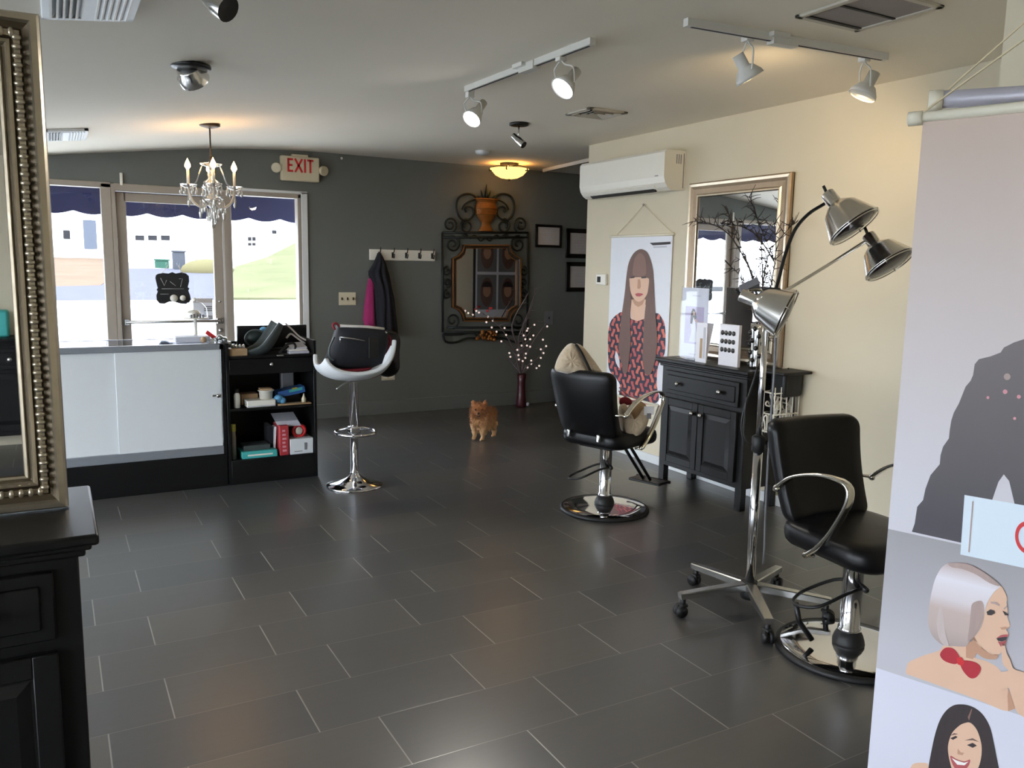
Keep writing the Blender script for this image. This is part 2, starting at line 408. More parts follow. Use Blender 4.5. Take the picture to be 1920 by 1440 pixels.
m = MB().use('cream_paint'); m.box((RX,1.0,0),(RX+.15,6.34,TOP)); struct(m.build('wall_right'))
m = MB().use('cream_paint'); m.box((RX+.15,6.19,0),(X1,6.34,TOP)); struct(m.build('wall_alcove_near'))
m = MB().use('grey_paint'); m.box((X1,6.19,0),(X1+.15,BY+.15,TOP)); struct(m.build('wall_alcove_right'))
m = MB().use('cream_paint'); m.box((2.55,Y0,0),(RX+.15,1.557,TOP)); struct(m.build('wall_pier'))
m = MB().use('cream_paint'); WT, WB = 2.28, .25
m.box((X0-.15,Y0,0),(X0,BY,WB)); m.box((X0-.15,Y0,WT),(X0,BY,TOP))
for a, b in ((Y0,-2.6),(-.1,.3),(3.0,3.4),(6.9,BY)): m.box((X0-.15,a,WB),(X0,b,WT))
struct(m.build('wall_left'))
m = MB().use('cream_paint')
m.box((X0-.15,Y0-.15,0),(2.55,Y0,.25)); m.box((X0-.15,Y0-.15,2.28),(2.55,Y0,TOP))
m.box((X0-.15,Y0-.15,.25),(2.55,Y0,2.28))
struct(m.build('wall_front'))
# unseen windows along the left wall, added to let in more daylight
def unseen_window(name, lo, hi, axis):
    m = MB().use('white_trim'); w = .05; a, b = V(lo), V(hi)
    if axis == 'x':
        m.box((a.x,a.y,a.z),(b.x,a.y+w,b.z)); m.box((a.x,b.y-w,a.z),(b.x,b.y,b.z)); m.box((a.x,a.y,a.z),(b.x,b.y,a.z+w)); m.box((a.x,a.y,b.z-w),(b.x,b.y,b.z))
    else:
        m.box((a.x,a.y,a.z),(a.x+w,b.y,b.z)); m.box((b.x-w,a.y,a.z),(b.x,b.y,b.z)); m.box((a.x,a.y,a.z),(b.x,b.y,a.z+w)); m.box((a.x,a.y,b.z-w),(b.x,b.y,b.z))
    o = struct(m.build(name)); c = (a+b)/2
    g = MB().use('window_glass')
    if axis == 'x': g.box((c.x-.004,a.y+w,a.z+w),(c.x+.004,b.y-w,b.z-w))
    else: g.box((a.x+w,c.y-.004,a.z+w),(b.x-w,c.y+.004,b.z-w))
    g.build('pane', None, o)
for i, (a, b) in enumerate(((-2.6,-.1),(.3,3.0),(3.4,6.9))): unseen_window('window_%d' % (i+3), (X0-.12,a,WB), (X0-.03,b,WT), 'x')
# shop front on the back wall: left window, glass door, right window
def bars(bs, k):
    m = MB().use(k)
    for lo, hi in bs: m.rbox(lo, hi, .006, 1)
    return m
f = BY-.02; d = BY+.1
m = bars([((WL,f,.55),(WL+.06,d,2.275)), ((.415,f,0),(.50,d,2.275)), ((WL,f,2.235),(.50,d,2.285)), ((WL,f,.5),(.46,d,.56))], 'door_frame')
o = struct(m.build('window_1'))
g = MB().use('window_glass'); g.box((WL+.05,BY+.04,.55),(.42,BY+.046,2.24)); g.build('pane', None, o)
m = bars([((.50,f,0),(.535,d,2.275)), ((1.455,f,0),(1.515,d,2.275)), ((.52,f,2.215),(1.47,d,2.28))], 'door_frame')
o = struct(m.build('door_1'))
m = bars([((.54,BY+.03,.02),(.62,BY+.075,2.205)), ((1.365,BY+.03,.02),(1.45,BY+.075,2.205)), ((.6,BY+.03,2.125),(1.40,BY+.075,2.205)), ((.6,BY+.03,.02),(1.40,BY+.075,.2))], 'door_frame')
m.build('door_leaf_frame', None, o)
g = MB().use('window_glass'); g.box((.61,BY+.05,.19),(1.37,BY+.056,2.13)); g.build('pane', None, o)
m = MB().use('brushed'); m.tube([(.57,BY-.03,1.035),(1.40,BY-.03,1.035)], .014); m.box((.56,BY-.035,1.01),(.6,BY+.04,1.06)); m.box((1.37,BY-.035,1.01),(1.42,BY+.04,1.06)); m.build('push_bar', None, o)
m = MB().use('brushed'); m.cyl((1.407,BY+.035,.94),(1.407,BY+.012,.94),.022); m.cyl((1.407,BY+.035,1.22),(1.407,BY+.02,1.22),.012); m.build('lock', None, o)
m = bars([((1.50,f,.5),(1.53,d,2.275)), ((2.165,f,.5),(2.20,d,2.275)), ((1.5,f,2.235),(2.2,d,2.285)), ((1.5,f,.5),(2.2,d,.56))], 'door_frame')
m.use('white_trim'); m.rbox((2.20,BY-.025,.5),(2.265,BY+.01,2.30),.006,1); m.rbox((1.5,BY-.025,2.275),(2.265,BY+.01,2.305),.006,1)
o = struct(m.build('window_2'))
g = MB().use('window_glass'); g.box((1.52,BY+.04,.55),(2.17,BY+.046,2.24)); g.build('pane', None, o)
# baseboards
m = MB().use('grey_trim'); m.rbox((2.27,BY-.016,0),(X1,BY+.01,.15),.004,1); struct(m.build('baseboard_back'))
m = MB().use('white_trim'); m.rbox((RX-.014,1.44,0),(RX+.01,6.34,.075),.004,1); m.rbox((RX-.014,6.33,0),(RX+.16,6.354,.075),.004,1); struct(m.build('baseboard_right'))

# ---------------------------------------------------------------- outdoors
def og(x, y, Y): return onY(x, y, Y)
m = MB().use('concrete'); m.box((-60,BY+.15,-.4),(60,40,-.16)); struct(m.build('ground'))
m = MB().use('asphalt'); a_ = lambda L: [og(x, y, Y) for x, y, Y in L]
m.prism(a_(((-300,575,40),(125,566,40),(420,566,40),(520,566,40),(470,503,60),(238,503,60),(215,515,56),(190,535,50),(-300,545,50))), (0,0,-.3)); struct(m.build('road'))
m = MB().use('mulch'); m.prism(a_(((-300,546,49.9),(188,536,49.9),(214,515,55.9),(236,503,59.9),(238,485,75),(-300,475,75))), (0,0,-.6)); struct(m.build('ground_mulch'))
m = MB().use('grass_mat'); m.prism(a_(((425,558,41),(900,560,41),(900,440,85),(560,452,80),(500,482,70),(440,500,60.2))), (0,0,-.5)); struct(m.build('lawn'))
m = MB().use('concrete'); m.box((-120,-60,-.6),(120,160,-.41)); m.prism([V((-120,60.5,.6)),V((120,60.5,.6)),V((120,90,1.9)),V((-120,90,1.9))], (0,0,-.5)); struct(m.build('terrain'))
def far_house(label, px0, px1, pyt, pyb, Y, roof, wins, door=None):
    a, b = og(px0, pyb, Y), og(px1, pyt, Y); h = thing('house', label, 'house', ((a.x+b.x)/2, Y, a.z)); w, H_ = (b.x-a.x)/2, b.z-a.z
    m = MB().use('siding'); m.box((-w,0,-2),(w,9,H_)); m.build('wall', None, h)
    m = MB().use('roof_far'); m.prism([V((-w-.6,-.6,H_)),V((w+.6,-.6,H_)),V((w+.6,4.5,H_+roof)),V((-w-.6,4.5,H_+roof))], (0,0,.2)); m.prism([V((-w-.6,9.6,H_)),V((w+.6,9.6,H_)),V((w+.6,4.5,H_+roof)),V((-w-.6,4.5,H_+roof))], (0,0,.2)); m.build('roof', None, h)
    for x, y, hw, hh in wins:
        p, q = og(x-hw, y+hh, Y), og(x+hw, y-hh, Y); m = MB().use('window_far'); m.box((p.x-h.location.x,-.08,p.z-a.z),(q.x-h.location.x,.03,q.z-a.z)); m.build('window', None, h)
    if door:
        x, y, hw, hh = door; p, q = og(x-hw, y+hh, Y), og(x+hw, y-hh, Y); m = MB().use('shutter_blue'); m.box((p.x-h.location.x,-.1,p.z-a.z),(q.x-h.location.x,.03,q.z-a.z)); m.build('door', None, h)
far_house('white house with a row of small garage windows, seen through the glass door', 214, 398, 392, 502, 78, 4.5, [(231,446,7,4),(262,446,8,4.5),(286,446,8,4.5),(310,446,8,4.5)])
far_house('pale house with a blue door, seen through the left window', -20, 172, 385, 500, 76, 4, [(125,440,6,8)], (169,440,11,27))
far_house('distant pale house above the lawn, seen through the right window', 425, 640, 400, 480, 95, 3.5, [(468,448,3,3.5),(476,448,3,3.5),(468,458,3,2.5),(476,458,3,2.5),(514,435,4,3)])
def far_bin(px0, px1, pyt, pyb, Y, k, label):
    a, b = og(px0, pyb, Y), og(px1, pyt, Y); m = MB().use(k); m.rbox((a.x,Y,a.z-.1),(b.x,Y+1.0,b.z-.12),.05); m.rbox((a.x-.05,Y-.05,b.z-.12),(b.x+.05,Y+1.05,b.z),.03); tag(m.build('waste_bin'), label, 'bin')
far_bin(293, 317, 486, 500, 61.5, 'bin_green', 'low green bin beyond the road, seen through the glass door')
far_bin(327, 347, 470, 503, 59, 'bin_grey', 'tall grey bin beside the green bin, seen through the glass door')
p = og(390,508,57); m = MB().use('shrub_yellow'); m.ball(p,1.3,12,(1.3,.8,.6)); tag(m.build('shrub'), 'yellow shrub at the lawn edge, seen through the glass door', 'shrub')
# awning over the shop front
a = thing('awning', 'dark blue awning with a scalloped valance outside the shop windows', 'awning', (0,0,0))
ay = BY+.95; zb, zt = 2.075, 2.47
m = MB().use('awning'); xs = [-2.4 + .02*i for i in range(266)]
sc = lambda x: zb - .035*abs(sin(pi*(x+.12)/.335))
for i in range(len(xs)-1):
    x, y = xs[i], xs[i+1]
    m._add([(x,ay,sc(x)),(y,ay,sc(y)),(y,ay,zt),(x,ay,zt),(x,ay+.012,sc(x)),(y,ay+.012,sc(y)),(y,ay+.012,zt),(x,ay+.012,zt)], [(0,1,2,3),(7,6,5,4),(4,5,1,0)])
m.build('valance', None, a)
m = MB().use('awning'); m.prism([V((-2.4,BY+.16,2.95)),V((2.9,BY+.16,2.95)),V((2.9,ay,zt)),V((-2.4,ay,zt))], (0,.01,.012)); m.build('canopy', None, a)
for x in (-2.38,.25,2.88): m = MB().use('white_trim'); m.tube([(x,BY+.17,2.3),(x,ay-.02,zt-.03)], .012); m.build('bracket', None, a)
# ---------------------------------------------------------------- ceiling fixtures
def spot_head(par, mount, neck, lens, D, r, lit, dz=0.0):
    """track head: hangs from a pixel on the rail, neck end and lens centre as pixels at depth D"""
    a = atD(*neck, D+dz*.5); b = atD(*lens, D-dz*.5); ax = (b-a).normalized(); L = (b-a).length
    m = MB().use('track_white')
    m.lathe([(r*.30,0),(r*.40,.0),(r*.40,L*.5),(r*.62,L*.58),(r*.93,L*.85),(r*1.0,L*1.0),(r*.94,L*1.0),(r*.85,L*.9),(0,L*.86)], a, ax, 20, False)
    m.lathe([(0,0),(r*.40,0)], a, ax, 20, False)
    h = m.build('spot_head', None, par)
    q = MB().use('spot_glow' if lit == 2 else 'spot_dim' if lit == 1 else 'white_plastic')
    q.lathe([(r*.92,L*.955),(r*.6,L*1.0),(0,L*1.02)], a, ax, 20, False); q.build('lens', None, h)
    mp = atD(*mount, D); mid = a + ax*L*.72; side = ax.cross(V((0,0,1))); side = side.normalized() if side.length > .05 else V((1,0,0))
    y = MB().use('track_white'); y.rbox(mp-V((.022,.022,.03)), mp+V((.022,.022,.035)), .004)
    for s in (-1,1):
        y.tube(spline([mp-V((0,0,.02)), mp+side*s*r*.55+V((0,0,-.05)), (mp+mid)/2+side*s*r*1.1, mid+side*s*r*.95], 5), .0045, 6)
    y.build('yoke', None, h)
def rail(name, pa, pb, pc, label, heads, w=.017):
    a, b = onC(*pa), onC(*pb); a.z = ceil_z(a.x); b.z = ceil_z(b.x)
    t = thing(name, label, 'track light', (0,0,0)); d = (b-a).normalized(); n = d.cross(V((0,0,1))).normalized()
    c = (a+b)/2; L = (b-a).length/2
    m = MB().use('track_white'); m.obox(c-V((0,0,.017)), d*L, n*w, V((0,0,.017)))
    m.use('vent_dark'); m.obox(c-V((0,0,.0345)), d*(L-.03), n*.006, V((0,0,.0008))); m.build('rail', None, t)
    if pc:
        k = onC(*pc); k = a + d*((k-a).dot(d))
        m = MB().use('track_white'); m.obox(k-V((0,0,.026)), d*.075, n*.024, V((0,0,.022))); m.obox(k-V((0,0,.012))+n*.03-d*.05, d*.05, n*.02, V((0,0,.010))); m.build('connector', None, t)
    for hd in heads: spot_head(t, *hd)
    return t, a, b
d1 = depth(onC(880,163)); d2 = depth(onC(1052,95))
trk, ta, tb = rail('track_light', (875,162), (1112,70), (990,116), 'white ceiling track with two lit spot heads, above the middle of the room',
     [((881,174),(907,192),(884,224),d1,.060,2,.08), ((1052,104),(1082,133),(1054,167),d2,.066,1,.045)])
d3 = depth(onC(1402,60)); d4 = depth(onC(1621,98))
rail('track_light', (1286,34), (1662,101), (1464,68), 'white ceiling track with two spot heads lit towards the cream wall',
     [((1402,66),(1383,103),(1407,148),d3,.068,0,-.02), ((1621,105),(1640,136),(1616,180),d4,.072,0,-.02)])
rail('track_light', (1020,317), (1135,290), None, 'bare white ceiling track with no heads, beyond the end of the cream wall', [])
light('track_spot', 'SPOT', atD(1404,150,d3), 31, (1,.74,.42), .05, rot=V((4.3,4.75,2.1))-atD(1404,150,d3), spot_size=radians(120), spot_blend=.8)  # warm spots inside the two heads that face the cream wall
light('track_spot', 'SPOT', atD(1614,186,d4), 8, (1,.74,.42), .05, rot=V((4.3,3.5,2.0))-atD(1614,186,d4), spot_size=radians(120), spot_blend=.8)
light('track_spot', 'SPOT', atD(884,226,d1-.12), 45, (1,.95,.86), .05, rot=V((-.45,-.55,-.75)), spot_size=radians(95), spot_blend=.6)
light('track_spot', 'SPOT', atD(1050,172,d2-.14), 30, (1,.95,.86), .05, rot=V((-.55,-.35,-.75)), spot_size=radians(90), spot_blend=.6)

def vent(name, corners, label, kind):
    P = [onC(*c) for c in corners]; lo = V((min(p.x for p in P), min(p.y for p in P), 0)); hi = V((max(p.x for p in P), max(p.y for p in P), 0))
    c = (lo+hi)/2; hx, hy = (hi.x-lo.x)/2, (hi.y-lo.y)/2; zc = ceil_z(c.x)
    t = thing(name, label, 'vent', (c.x,c.y,zc)); sl = SLOPE if c.x < RIDGE else 0
    t.rotation_euler = (0, -atan2(sl,1), 0)
    return t, hx, hy
def vent_frame(t, hx, hy, w, k, z=.012):
    m = MB().use(k)
    m.rbox((-hx,-hy,-z),(hx,-hy+w,.0),.003,1); m.rbox((-hx,hy-w,-z),(hx,hy,.0),.003,1); m.rbox((-hx,-hy,-z),(-hx+w,hy,.0),.003,1); m.rbox((hx-w,-hy,-z),(hx,hy,.0),.003,1)
    m.build('frame', None, t)
t, hx, hy = vent('ceiling_vent', ((1490,29),(1612,52),(1772,9)), 'large return grille with brown slotted panels in the ceiling by the cream wall', 0)
vent_frame(t, hx, hy, .03, 'vent_metal')
m = MB().use('grille_dark')
n = 46
for i in range(n):
    x = -hx+.03+(2*hx-.06)*(i+.5)/n; m.obox((x,0,-.004), (.0035,0,-.002), (0,hy-.03,0), (.0006,0,.001))
m.use('vent_dark'); m.box((-hx+.02,-hy+.02,-.001),(hx-.02,hy-.02,.0)); m.box((-hx+.02,-.008,-.011),(hx-.02,.008,-.001)); m.box((-hx+.02,hy-.05,-.011),(hx-.02,hy-.03,-.001)); m.build('louvre', None, t)
def square_vent(name, corners, label, grid):
    t, hx, hy = vent(name, corners, label, 1); vent_frame(t, hx, hy, .04, 'vent_metal' if not grid else 'white_trim')
    m = MB().use('vent_dark'); m.box((-hx+.03,-hy+.03,-.002),(hx-.03,hy-.03,0))
    m.use('vent_metal' if not grid else 'white_trim')
    if not grid:
        for k in range(1,4):
            a, b = hx*(1-k*.26), hy*(1-k*.26)
            for s in (-1,1): m.obox((s*a,0,-.008),(.012,0,-.006*s),(0,b,0),(.002,0,.003)); m.obox((0,s*b,-.008),(a,0,0),(0,.012,-.006*s),(0,.002,.003))
    else:
        q = 9
        for i in range(q):
            x = -hx+.04+(2*hx-.08)*(i+.5)/q; tl = .035 if i > q/2 else -.035
            m.obox((x,0,-.012), (tl*.5,0,-.012), (0,hy-.04,0), (.003,0,.002))
        m.box((-.012,-hy+.04,-.02),(.012,hy-.04,0))
    m.build('louvre', None, t)
square_vent('ceiling_vent', ((1060,213),(1100,203),(1172,209),(1130,222)), 'small square grey vent in the ceiling above the wall air conditioner', False)
p = onC(75,26); q = onC(250,30); w = q.x-p.x
t = thing('ceiling_vent', 'white slotted ceiling vent above the tall framed mirror, at the top edge', 'vent', ((p.x+q.x)/2, p.y-.25, ceil_z((p.x+q.x)/2))); t.rotation_euler = (0,-atan2(SLOPE,1),0)
def fin_vent(t, hx, hy):
    vent_frame(t, hx, hy, .03, 'white_trim', .02)
    m = MB().use('vent_dark'); m.box((-hx+.02,-hy+.02,-.003),(hx-.02,hy-.02,0)); m.use('white_trim'); k = 12
    for i in range(k):
        x = -hx+.03+(2*hx-.06)*(i+.5)/k; s = 1 if i >= k/2 else -1
        m.obox((x,0,-.012),(s*.012,0,-.012),(0,hy-.03,0),(.004,0,.002))
    m.rbox((-.03,-hy+.02,-.024),(.03,hy-.02,-.001),.01,1); m.build('louvre', None, t)
fin_vent(t, w/2, .25)
p = onC(80,242); q = onC(166,240); w = q.x-p.x
t = thing('ceiling_vent', 'white slotted ceiling vent near the window wall, left of the chandelier', 'vent', ((p.x+q.x)/2, p.y+.27, ceil_z((p.x+q.x)/2))); t.rotation_euler = (0,-atan2(SLOPE,1),0)
fin_vent(t, w/2, .26)

# single spots on the ceiling
def ceiling_spot(label, plate, pa, pb, r, mats, pr=.06, dz=0):
    c = onC(*plate); zc = ceil_z(c.x); D = depth(V((c.x,c.y,zc-.1)))
    t = thing('ceiling_spotlight', label, 'spotlight', (0,0,0)); c.z = zc
    m = MB().use('black_metal'); m.lathe([(pr*.96,0),(pr,-.006),(pr,-.016),(pr*.8,-.022),(0,-.022)], c, (0,0,1), 24); m.build('ceiling_plate', None, t)
    a, b = atD(*pa, D), atD(*pb, D-dz); ax = (b-a).normalized(); L = (b-a).length
    m = MB().use(mats[1]); m.tube([c-V((0,0,.02)), c-V((0,0,.05)), a+ax*L*.45], .007, 8); m.build('stem', None, t)
    m = MB().use(mats[0]); m.lathe([(0,0),(r*.75,0),(r*.8,.006),(r*.85,L*.35),(r,L*.5),(r,L)], a, ax, 20, False)
    m.use('vent_dark'); m.lathe([(r,L),(r*.8,L*.96),(0,L*.9)], a, ax, 20, False); m.build('lamp_head', None, t)
    return t
ceiling_spot('small silver spotlight on a round black ceiling plate, above the amber lamp', (973,231), (962,254), (982,272), .028, ('brushed','brushed'), .075, .05)
ceiling_spot('silver and black can spotlight on the ceiling above the chandelier', (358,121), (352,126), (366,152), .075, ('dull_chrome','brushed'), .095, -.07)
ceiling_spot('silver spotlight cut by the top edge of the view, left of the long track', (378,-32), (392,-8), (428,18), .045, ('dull_chrome','brushed'), .06, .02)
c = onC(905,283); m = MB().use('white_trim'); m.lathe([(.07,0),(.07,-.02),(.055,-.035),(0,-.038)], (c.x,c.y,CZ), (0,0,1), 24, False); tag(m.build('smoke_detector'), 'flat round white smoke detector on the ceiling left of the amber lamp', 'smoke detector')
# amber flush lamp
c = onC(955,306); c.z = CZ
t = thing('ceiling_lamp', 'amber glass flush ceiling lamp, lit, above the ornate iron mirror', 'ceiling lamp', c)
m = MB().use('iron'); m.lathe([(.10,0),(.10,-.02),(.05,-.03),(.02,-.10),(0,-.10)], n=24); 
for k in range(5):
    a = 2*pi*k/5+.3; m.tube(spline([(0.03*cos(a),.03*sin(a),-.04),(.12*cos(a),.12*sin(a),-.03),(.2*cos(a),.2*sin(a),-.055),(.215*cos(a),.215*sin(a),-.08),(.19*cos(a),.19*sin(a),-.085)],4), .007, 6)
m.build('ceiling_plate', None, t)
m = MB().use('warm_shade'); vs = [(.2+.012*cos(0),-.06),(.185,-.085),(.15,-.125),(.09,-.155),(.03,-.165),(0,-.165)]
m.lathe(vs, n=30, cap=False); m.build('glass_shade', None, t)
m = MB().use('gold_dull'); m.ball((0,0,-.172),.016,10); m.build('finial', None, t)
light('amber_lamp_bulb', 'POINT', c-V((0,0,.07)), 5, (1,.6,.22), .05)

# ---------------------------------------------------------------- chandelier
cp = onC(393,233); cp.z = ceil_z(cp.x); DC = depth(cp)+.02
t = thing('chandelier', 'small crystal chandelier with four lit candle bulbs in front of the shop windows', 'chandelier', (0,0,0))
m = MB().use('gold_dull'); m.lathe([(.075,0.012),(.075,-.012),(.06,-.02),(.02,-.03),(0,-.03)], cp, n=20); m.build('ceiling_canopy', None, t)
cx, cy = cp.x, cp.y
zz = lambda py: atD(394, py, DC).z
m = MB().use('gold_dull'); m.tube([(cx,cy,cp.z-.02),(cx,cy,zz(302))], .006, 8); m.lathe([(.0,zz(290)),(.012,zz(295)),(.006,zz(300)),(.02,zz(306)),(0,zz(308))], (cx,cy,0), n=12); m.build('rod', None, t)
m = MB().use('crystal'); top, bot = zz(304), zz(392); H = top-bot
m.lathe([(.01,top),(.085,top-.03*H),(.075,top-.06*H),(.03,top-.1*H),(.025,top-.22*H),(.035,top-.26*H),(.02,top-.33*H),(.06,top-.42*H),(.066,top-.5*H),(.03,top-.58*H),(.02,top-.66*H),(.05,top-.72*H),(.085,top-.78*H),(.05,top-.88*H),(.02,top-.94*H),(0,bot)], (cx,cy,0), n=16, cap=False); m.use('milk_crystal'); m.lathe([(0,top-.02*H),(.05,top-.035*H),(.016,top-.1*H),(.014,top-.36*H),(.036,top-.45*H),(.036,top-.5*H),(.014,top-.6*H),(.03,top-.74*H),(.05,top-.79*H),(.012,top-.9*H),(0,bot+.01)], (cx,cy,0), n=12, cap=False); m.build('crystal_column', None, t)
RAD = .165; zarm = zz(352); basea = atan2(CW[0].y, CW[0].x)
drop = None
def crystal_drop(par, p, r, h):
    m = MB().use('crystal'); m.lathe([(0,0),(r*.4,-h*.12),(r,-h*.6),(r*.7,-h*.85),(0,-h)], p, n=6, cap=False); m.use('milk_crystal'); m.lathe([(0,0),(.0035,-h*.02),(.0035,-h*.4),(r*.35,-h*.55),(r*.35,-h*.8),(0,-h*.9)], p, n=6, cap=False); m.build('crystal_drop', None, par)
for k in range(4):
    a = basea + radians(25+90*k); u = V((cos(a),sin(a),0)); P = lambda r, z: V((cx,cy,z))+u*r
    m = MB().use('milk_crystal'); m.tube(spline([P(.02,zz(378)), P(.07,zz(388)), P(.13,zz(380)), P(RAD-.01,zz(366)), P(RAD,zarm)],5), .009, 8)
    m.use('crystal'); m.tube(spline([P(.06,zz(308)), P(.085,zz(325)), P(.11,zz(342)), P(.15,zz(350))],4), .005, 6)
    m.lathe([(.012,zarm-.01),(.05,zarm+.004),(.066,zarm+.02),(.06,zarm+.022),(.01,zarm+.006)], P(RAD,0), n=10, cap=False); ar = m.build('arm', None, t)
    m = MB().use('white_plastic'); m.cyl(P(RAD,zarm), P(RAD,zz(319)), .0105); m.build('candle', None, ar)
    m = MB().use('bulb_glow'); zb_ = zz(319); m.lathe([(0.008,zb_),(.021,zb_+.02),(.019,zb_+.038),(.008,zb_+.062),(0,zb_+.08)], P(RAD,0), n=12, cap=False); m.build('bulb', None, ar)
    for j in range(4):
        b = a + pi/2*j + .4; q = P(RAD,zarm+.012)+V((cos(b),sin(b),0))*.06; crystal_drop(ar, q, .013, .07)
    crystal_drop(ar, P(RAD,zarm-.02), .012, .13)
    light('chandelier_bulb', 'POINT', P(RAD,zb_+.035), 7.0, (1,.52,.17), .02)
for k in range(8):
    a = 2*pi*k/8; crystal_drop(t, V((cx+.085*cos(a),cy+.085*sin(a),zz(375))), .014, .10 if k%2 else .15)
for k in range(4):
    a = 2*pi*k/4+.4; crystal_drop(t, V((cx+.04*cos(a),cy+.04*sin(a),zz(390))), .014, .11)
crystal_drop(t, V((cx,cy,zz(402))), .022, .11)
m = MB().use('crystal'); m.tube([(cx,cy,bot+.02),(cx,cy,zz(403))], .004, 6); m.build('crystal_drop', None, t)

# ---------------------------------------------------------------- exit sign
a, b = onY(525,291,BY-.03), onY(598,343,BY-.03); W2, H2 = (b.x-a.x)/2, (a.z-b.z)/2; ec = V(((a.x+b.x)/2, BY, (a.z+b.z)/2))
t = thing('exit_sign', 'ivory exit sign with red letters and two emergency lamp heads above the right window', 'exit sign', ec)
m = MB().use('ivory_plastic'); m.rbox((-W2,-.06,-H2),(W2,0,H2),.012,2); m.rbox((-.08,-.05,H2-.005),(.08,0,H2+.02),.004,1); m.build('housing', None, t)
m = MB().use('red_ink'); th = .019; y0, y1 = -.063, -.059; zt_, zb2 = H2*.80, -H2*.28; hh = zt_-zb2
def bar(x0,z0,x1,z1): 
    d = V((x1-x0,0,z1-z0)); n = V((-d.z,0,d.x)).normalized()*th/2
    p = [V((x0,y0,z0))-n, V((x1,y0,z1))-n, V((x1,y0,z1))+n, V((x0,y0,z0))+n]; m.prism(p, (0,y1-y0,0))
ox = -.118
bar(ox,zb2,ox,zt_); bar(ox,zt_-th/2,ox+.045,zt_-th/2); bar(ox,(zt_+zb2)/2,ox+.04,(zt_+zb2)/2); bar(ox,zb2+th/2,ox+.045,zb2+th/2)
bar(ox+.065,zb2,ox+.135,zt_); bar(ox+.135,zb2,ox+.065,zt_)
bar(ox+.163,zb2,ox+.163,zt_); bar(ox+.215,zb2,ox+.215,zt_); bar(ox+.185,zt_-th/2,ox+.247,zt_-th/2)
m.build('letter', None, t)
for s in (-1,1):
    m = MB().use('ivory_plastic'); m.tube([(s*W2*.9,-.03,0),(s*(W2+.02),-.035,-.005)], .022, 10); m.lathe([(.02,0),(.045,.015),(.048,.05),(.04,.055),(0,.045)], (s*(W2+.03),-.02,.005), (s*.35,-.9,-.2), 16, False); m.build('lamp_head', None, t)
# small bits on the grey wall
p = onY(227,335,BY); m = MB().use('white_plastic'); m.rbox((p.x-.012,BY-.03,p.z-.06),(p.x+.012,BY,p.z+.05),.004); tag(m.build('door_contact'), 'small white upright alarm contact above the door frame', 'alarm contact')
p = onY(640,297,BY); m = MB().use('white_plastic'); m.ball((p.x,BY-.008,p.z),.013,8); tag(m.build('wall_hook'), 'tiny white hook on the grey wall right of the exit sign', 'hook')
def plate(pxa, pxb, label, name='wall_outlet', k='ivory_plastic', tog=0, face='outlet'):
    a, b = onY(*pxa, BY), onY(*pxb, BY); t = thing(name, label, 'outlet' if face == 'outlet' else 'switch', ((a.x+b.x)/2,BY,(a.z+b.z)/2)); w, h = (b.x-a.x)/2, (a.z-b.z)/2
    m = MB().use(k); m.rbox((-w,-.008,-h),(w,0,h),.003); m.build('cover_plate', None, t)
    if face == 'outlet':
        for s in (-1,1):
            m = MB().use('white_plastic'); m.rbox((s*w*.45-w*.3,-.011,-h*.55),(s*w*.45+w*.3,-.006,h*.55),.004); m.build('socket', None, t)
    else:
        for i in range(tog):
            x = -w + 2*w*(i+.5)/tog; m = MB().use('gold_dull' if k == 'ivory_plastic' else 'vent_dark'); m.rbox((x-.006,-.02,-.014),(x+.006,-.006,.014),.002); m.build('toggle', None, t)
plate((635,548),(667,572), 'ivory triple switch plate on the grey wall left of the coat', 'light_switch', tog=3, face='switch')
plate((715,697),(740,712), 'ivory double outlet low on the grey wall behind the bar stool', 'wall_outlet')
plate((1021,583),(1036,609), 'grey switch plate with a dark switch beside the lit branches', 'light_switch', 'grey_plastic', 1, 'switch')

# ---------------------------------------------------------------- coat rack and coat
a, b = onY(693,467,BY-.02), onY(816,490,BY-.02)
t = thing('coat_rack', 'white wall board with five small coat hooks on the grey wall', 'coat rack', ((a.x+b.x)/2,BY,(a.z+b.z)/2)); w, h = (b.x-a.x)/2, (a.z-b.z)/2
m = MB().use('white_plastic'); m.rbox((-w,-.02,-h),(w,0,h),.005); m.build('board', None, t)
for k in range(5):
    x = -w*.72 + k*w*1.62/4; m = MB().use('iron')
    m.rbox((x-.012,-.026,-.03),(x+.012,-.018,.03),.003); m.tube(spline([(x,-.025,-.015),(x,-.06,-.03),(x,-.075,-.005),(x,-.07,.012)],4), .006, 6); m.tube(spline([(x,-.025,.02),(x,-.055,.03),(x,-.07,.06),(x,-.07,.075)],4), .006, 6); m.build('hook', None, t)
hook = V((t.location.x - w*.72, BY-.075, t.location.z))
c5 = lambda cx_, cy_: (800+cx_/4.234, 320+cy_/4.234)
t = thing('coat', 'dark navy coat with magenta lining hanging from the first hook of the white rack', 'coat', (0,0,0))
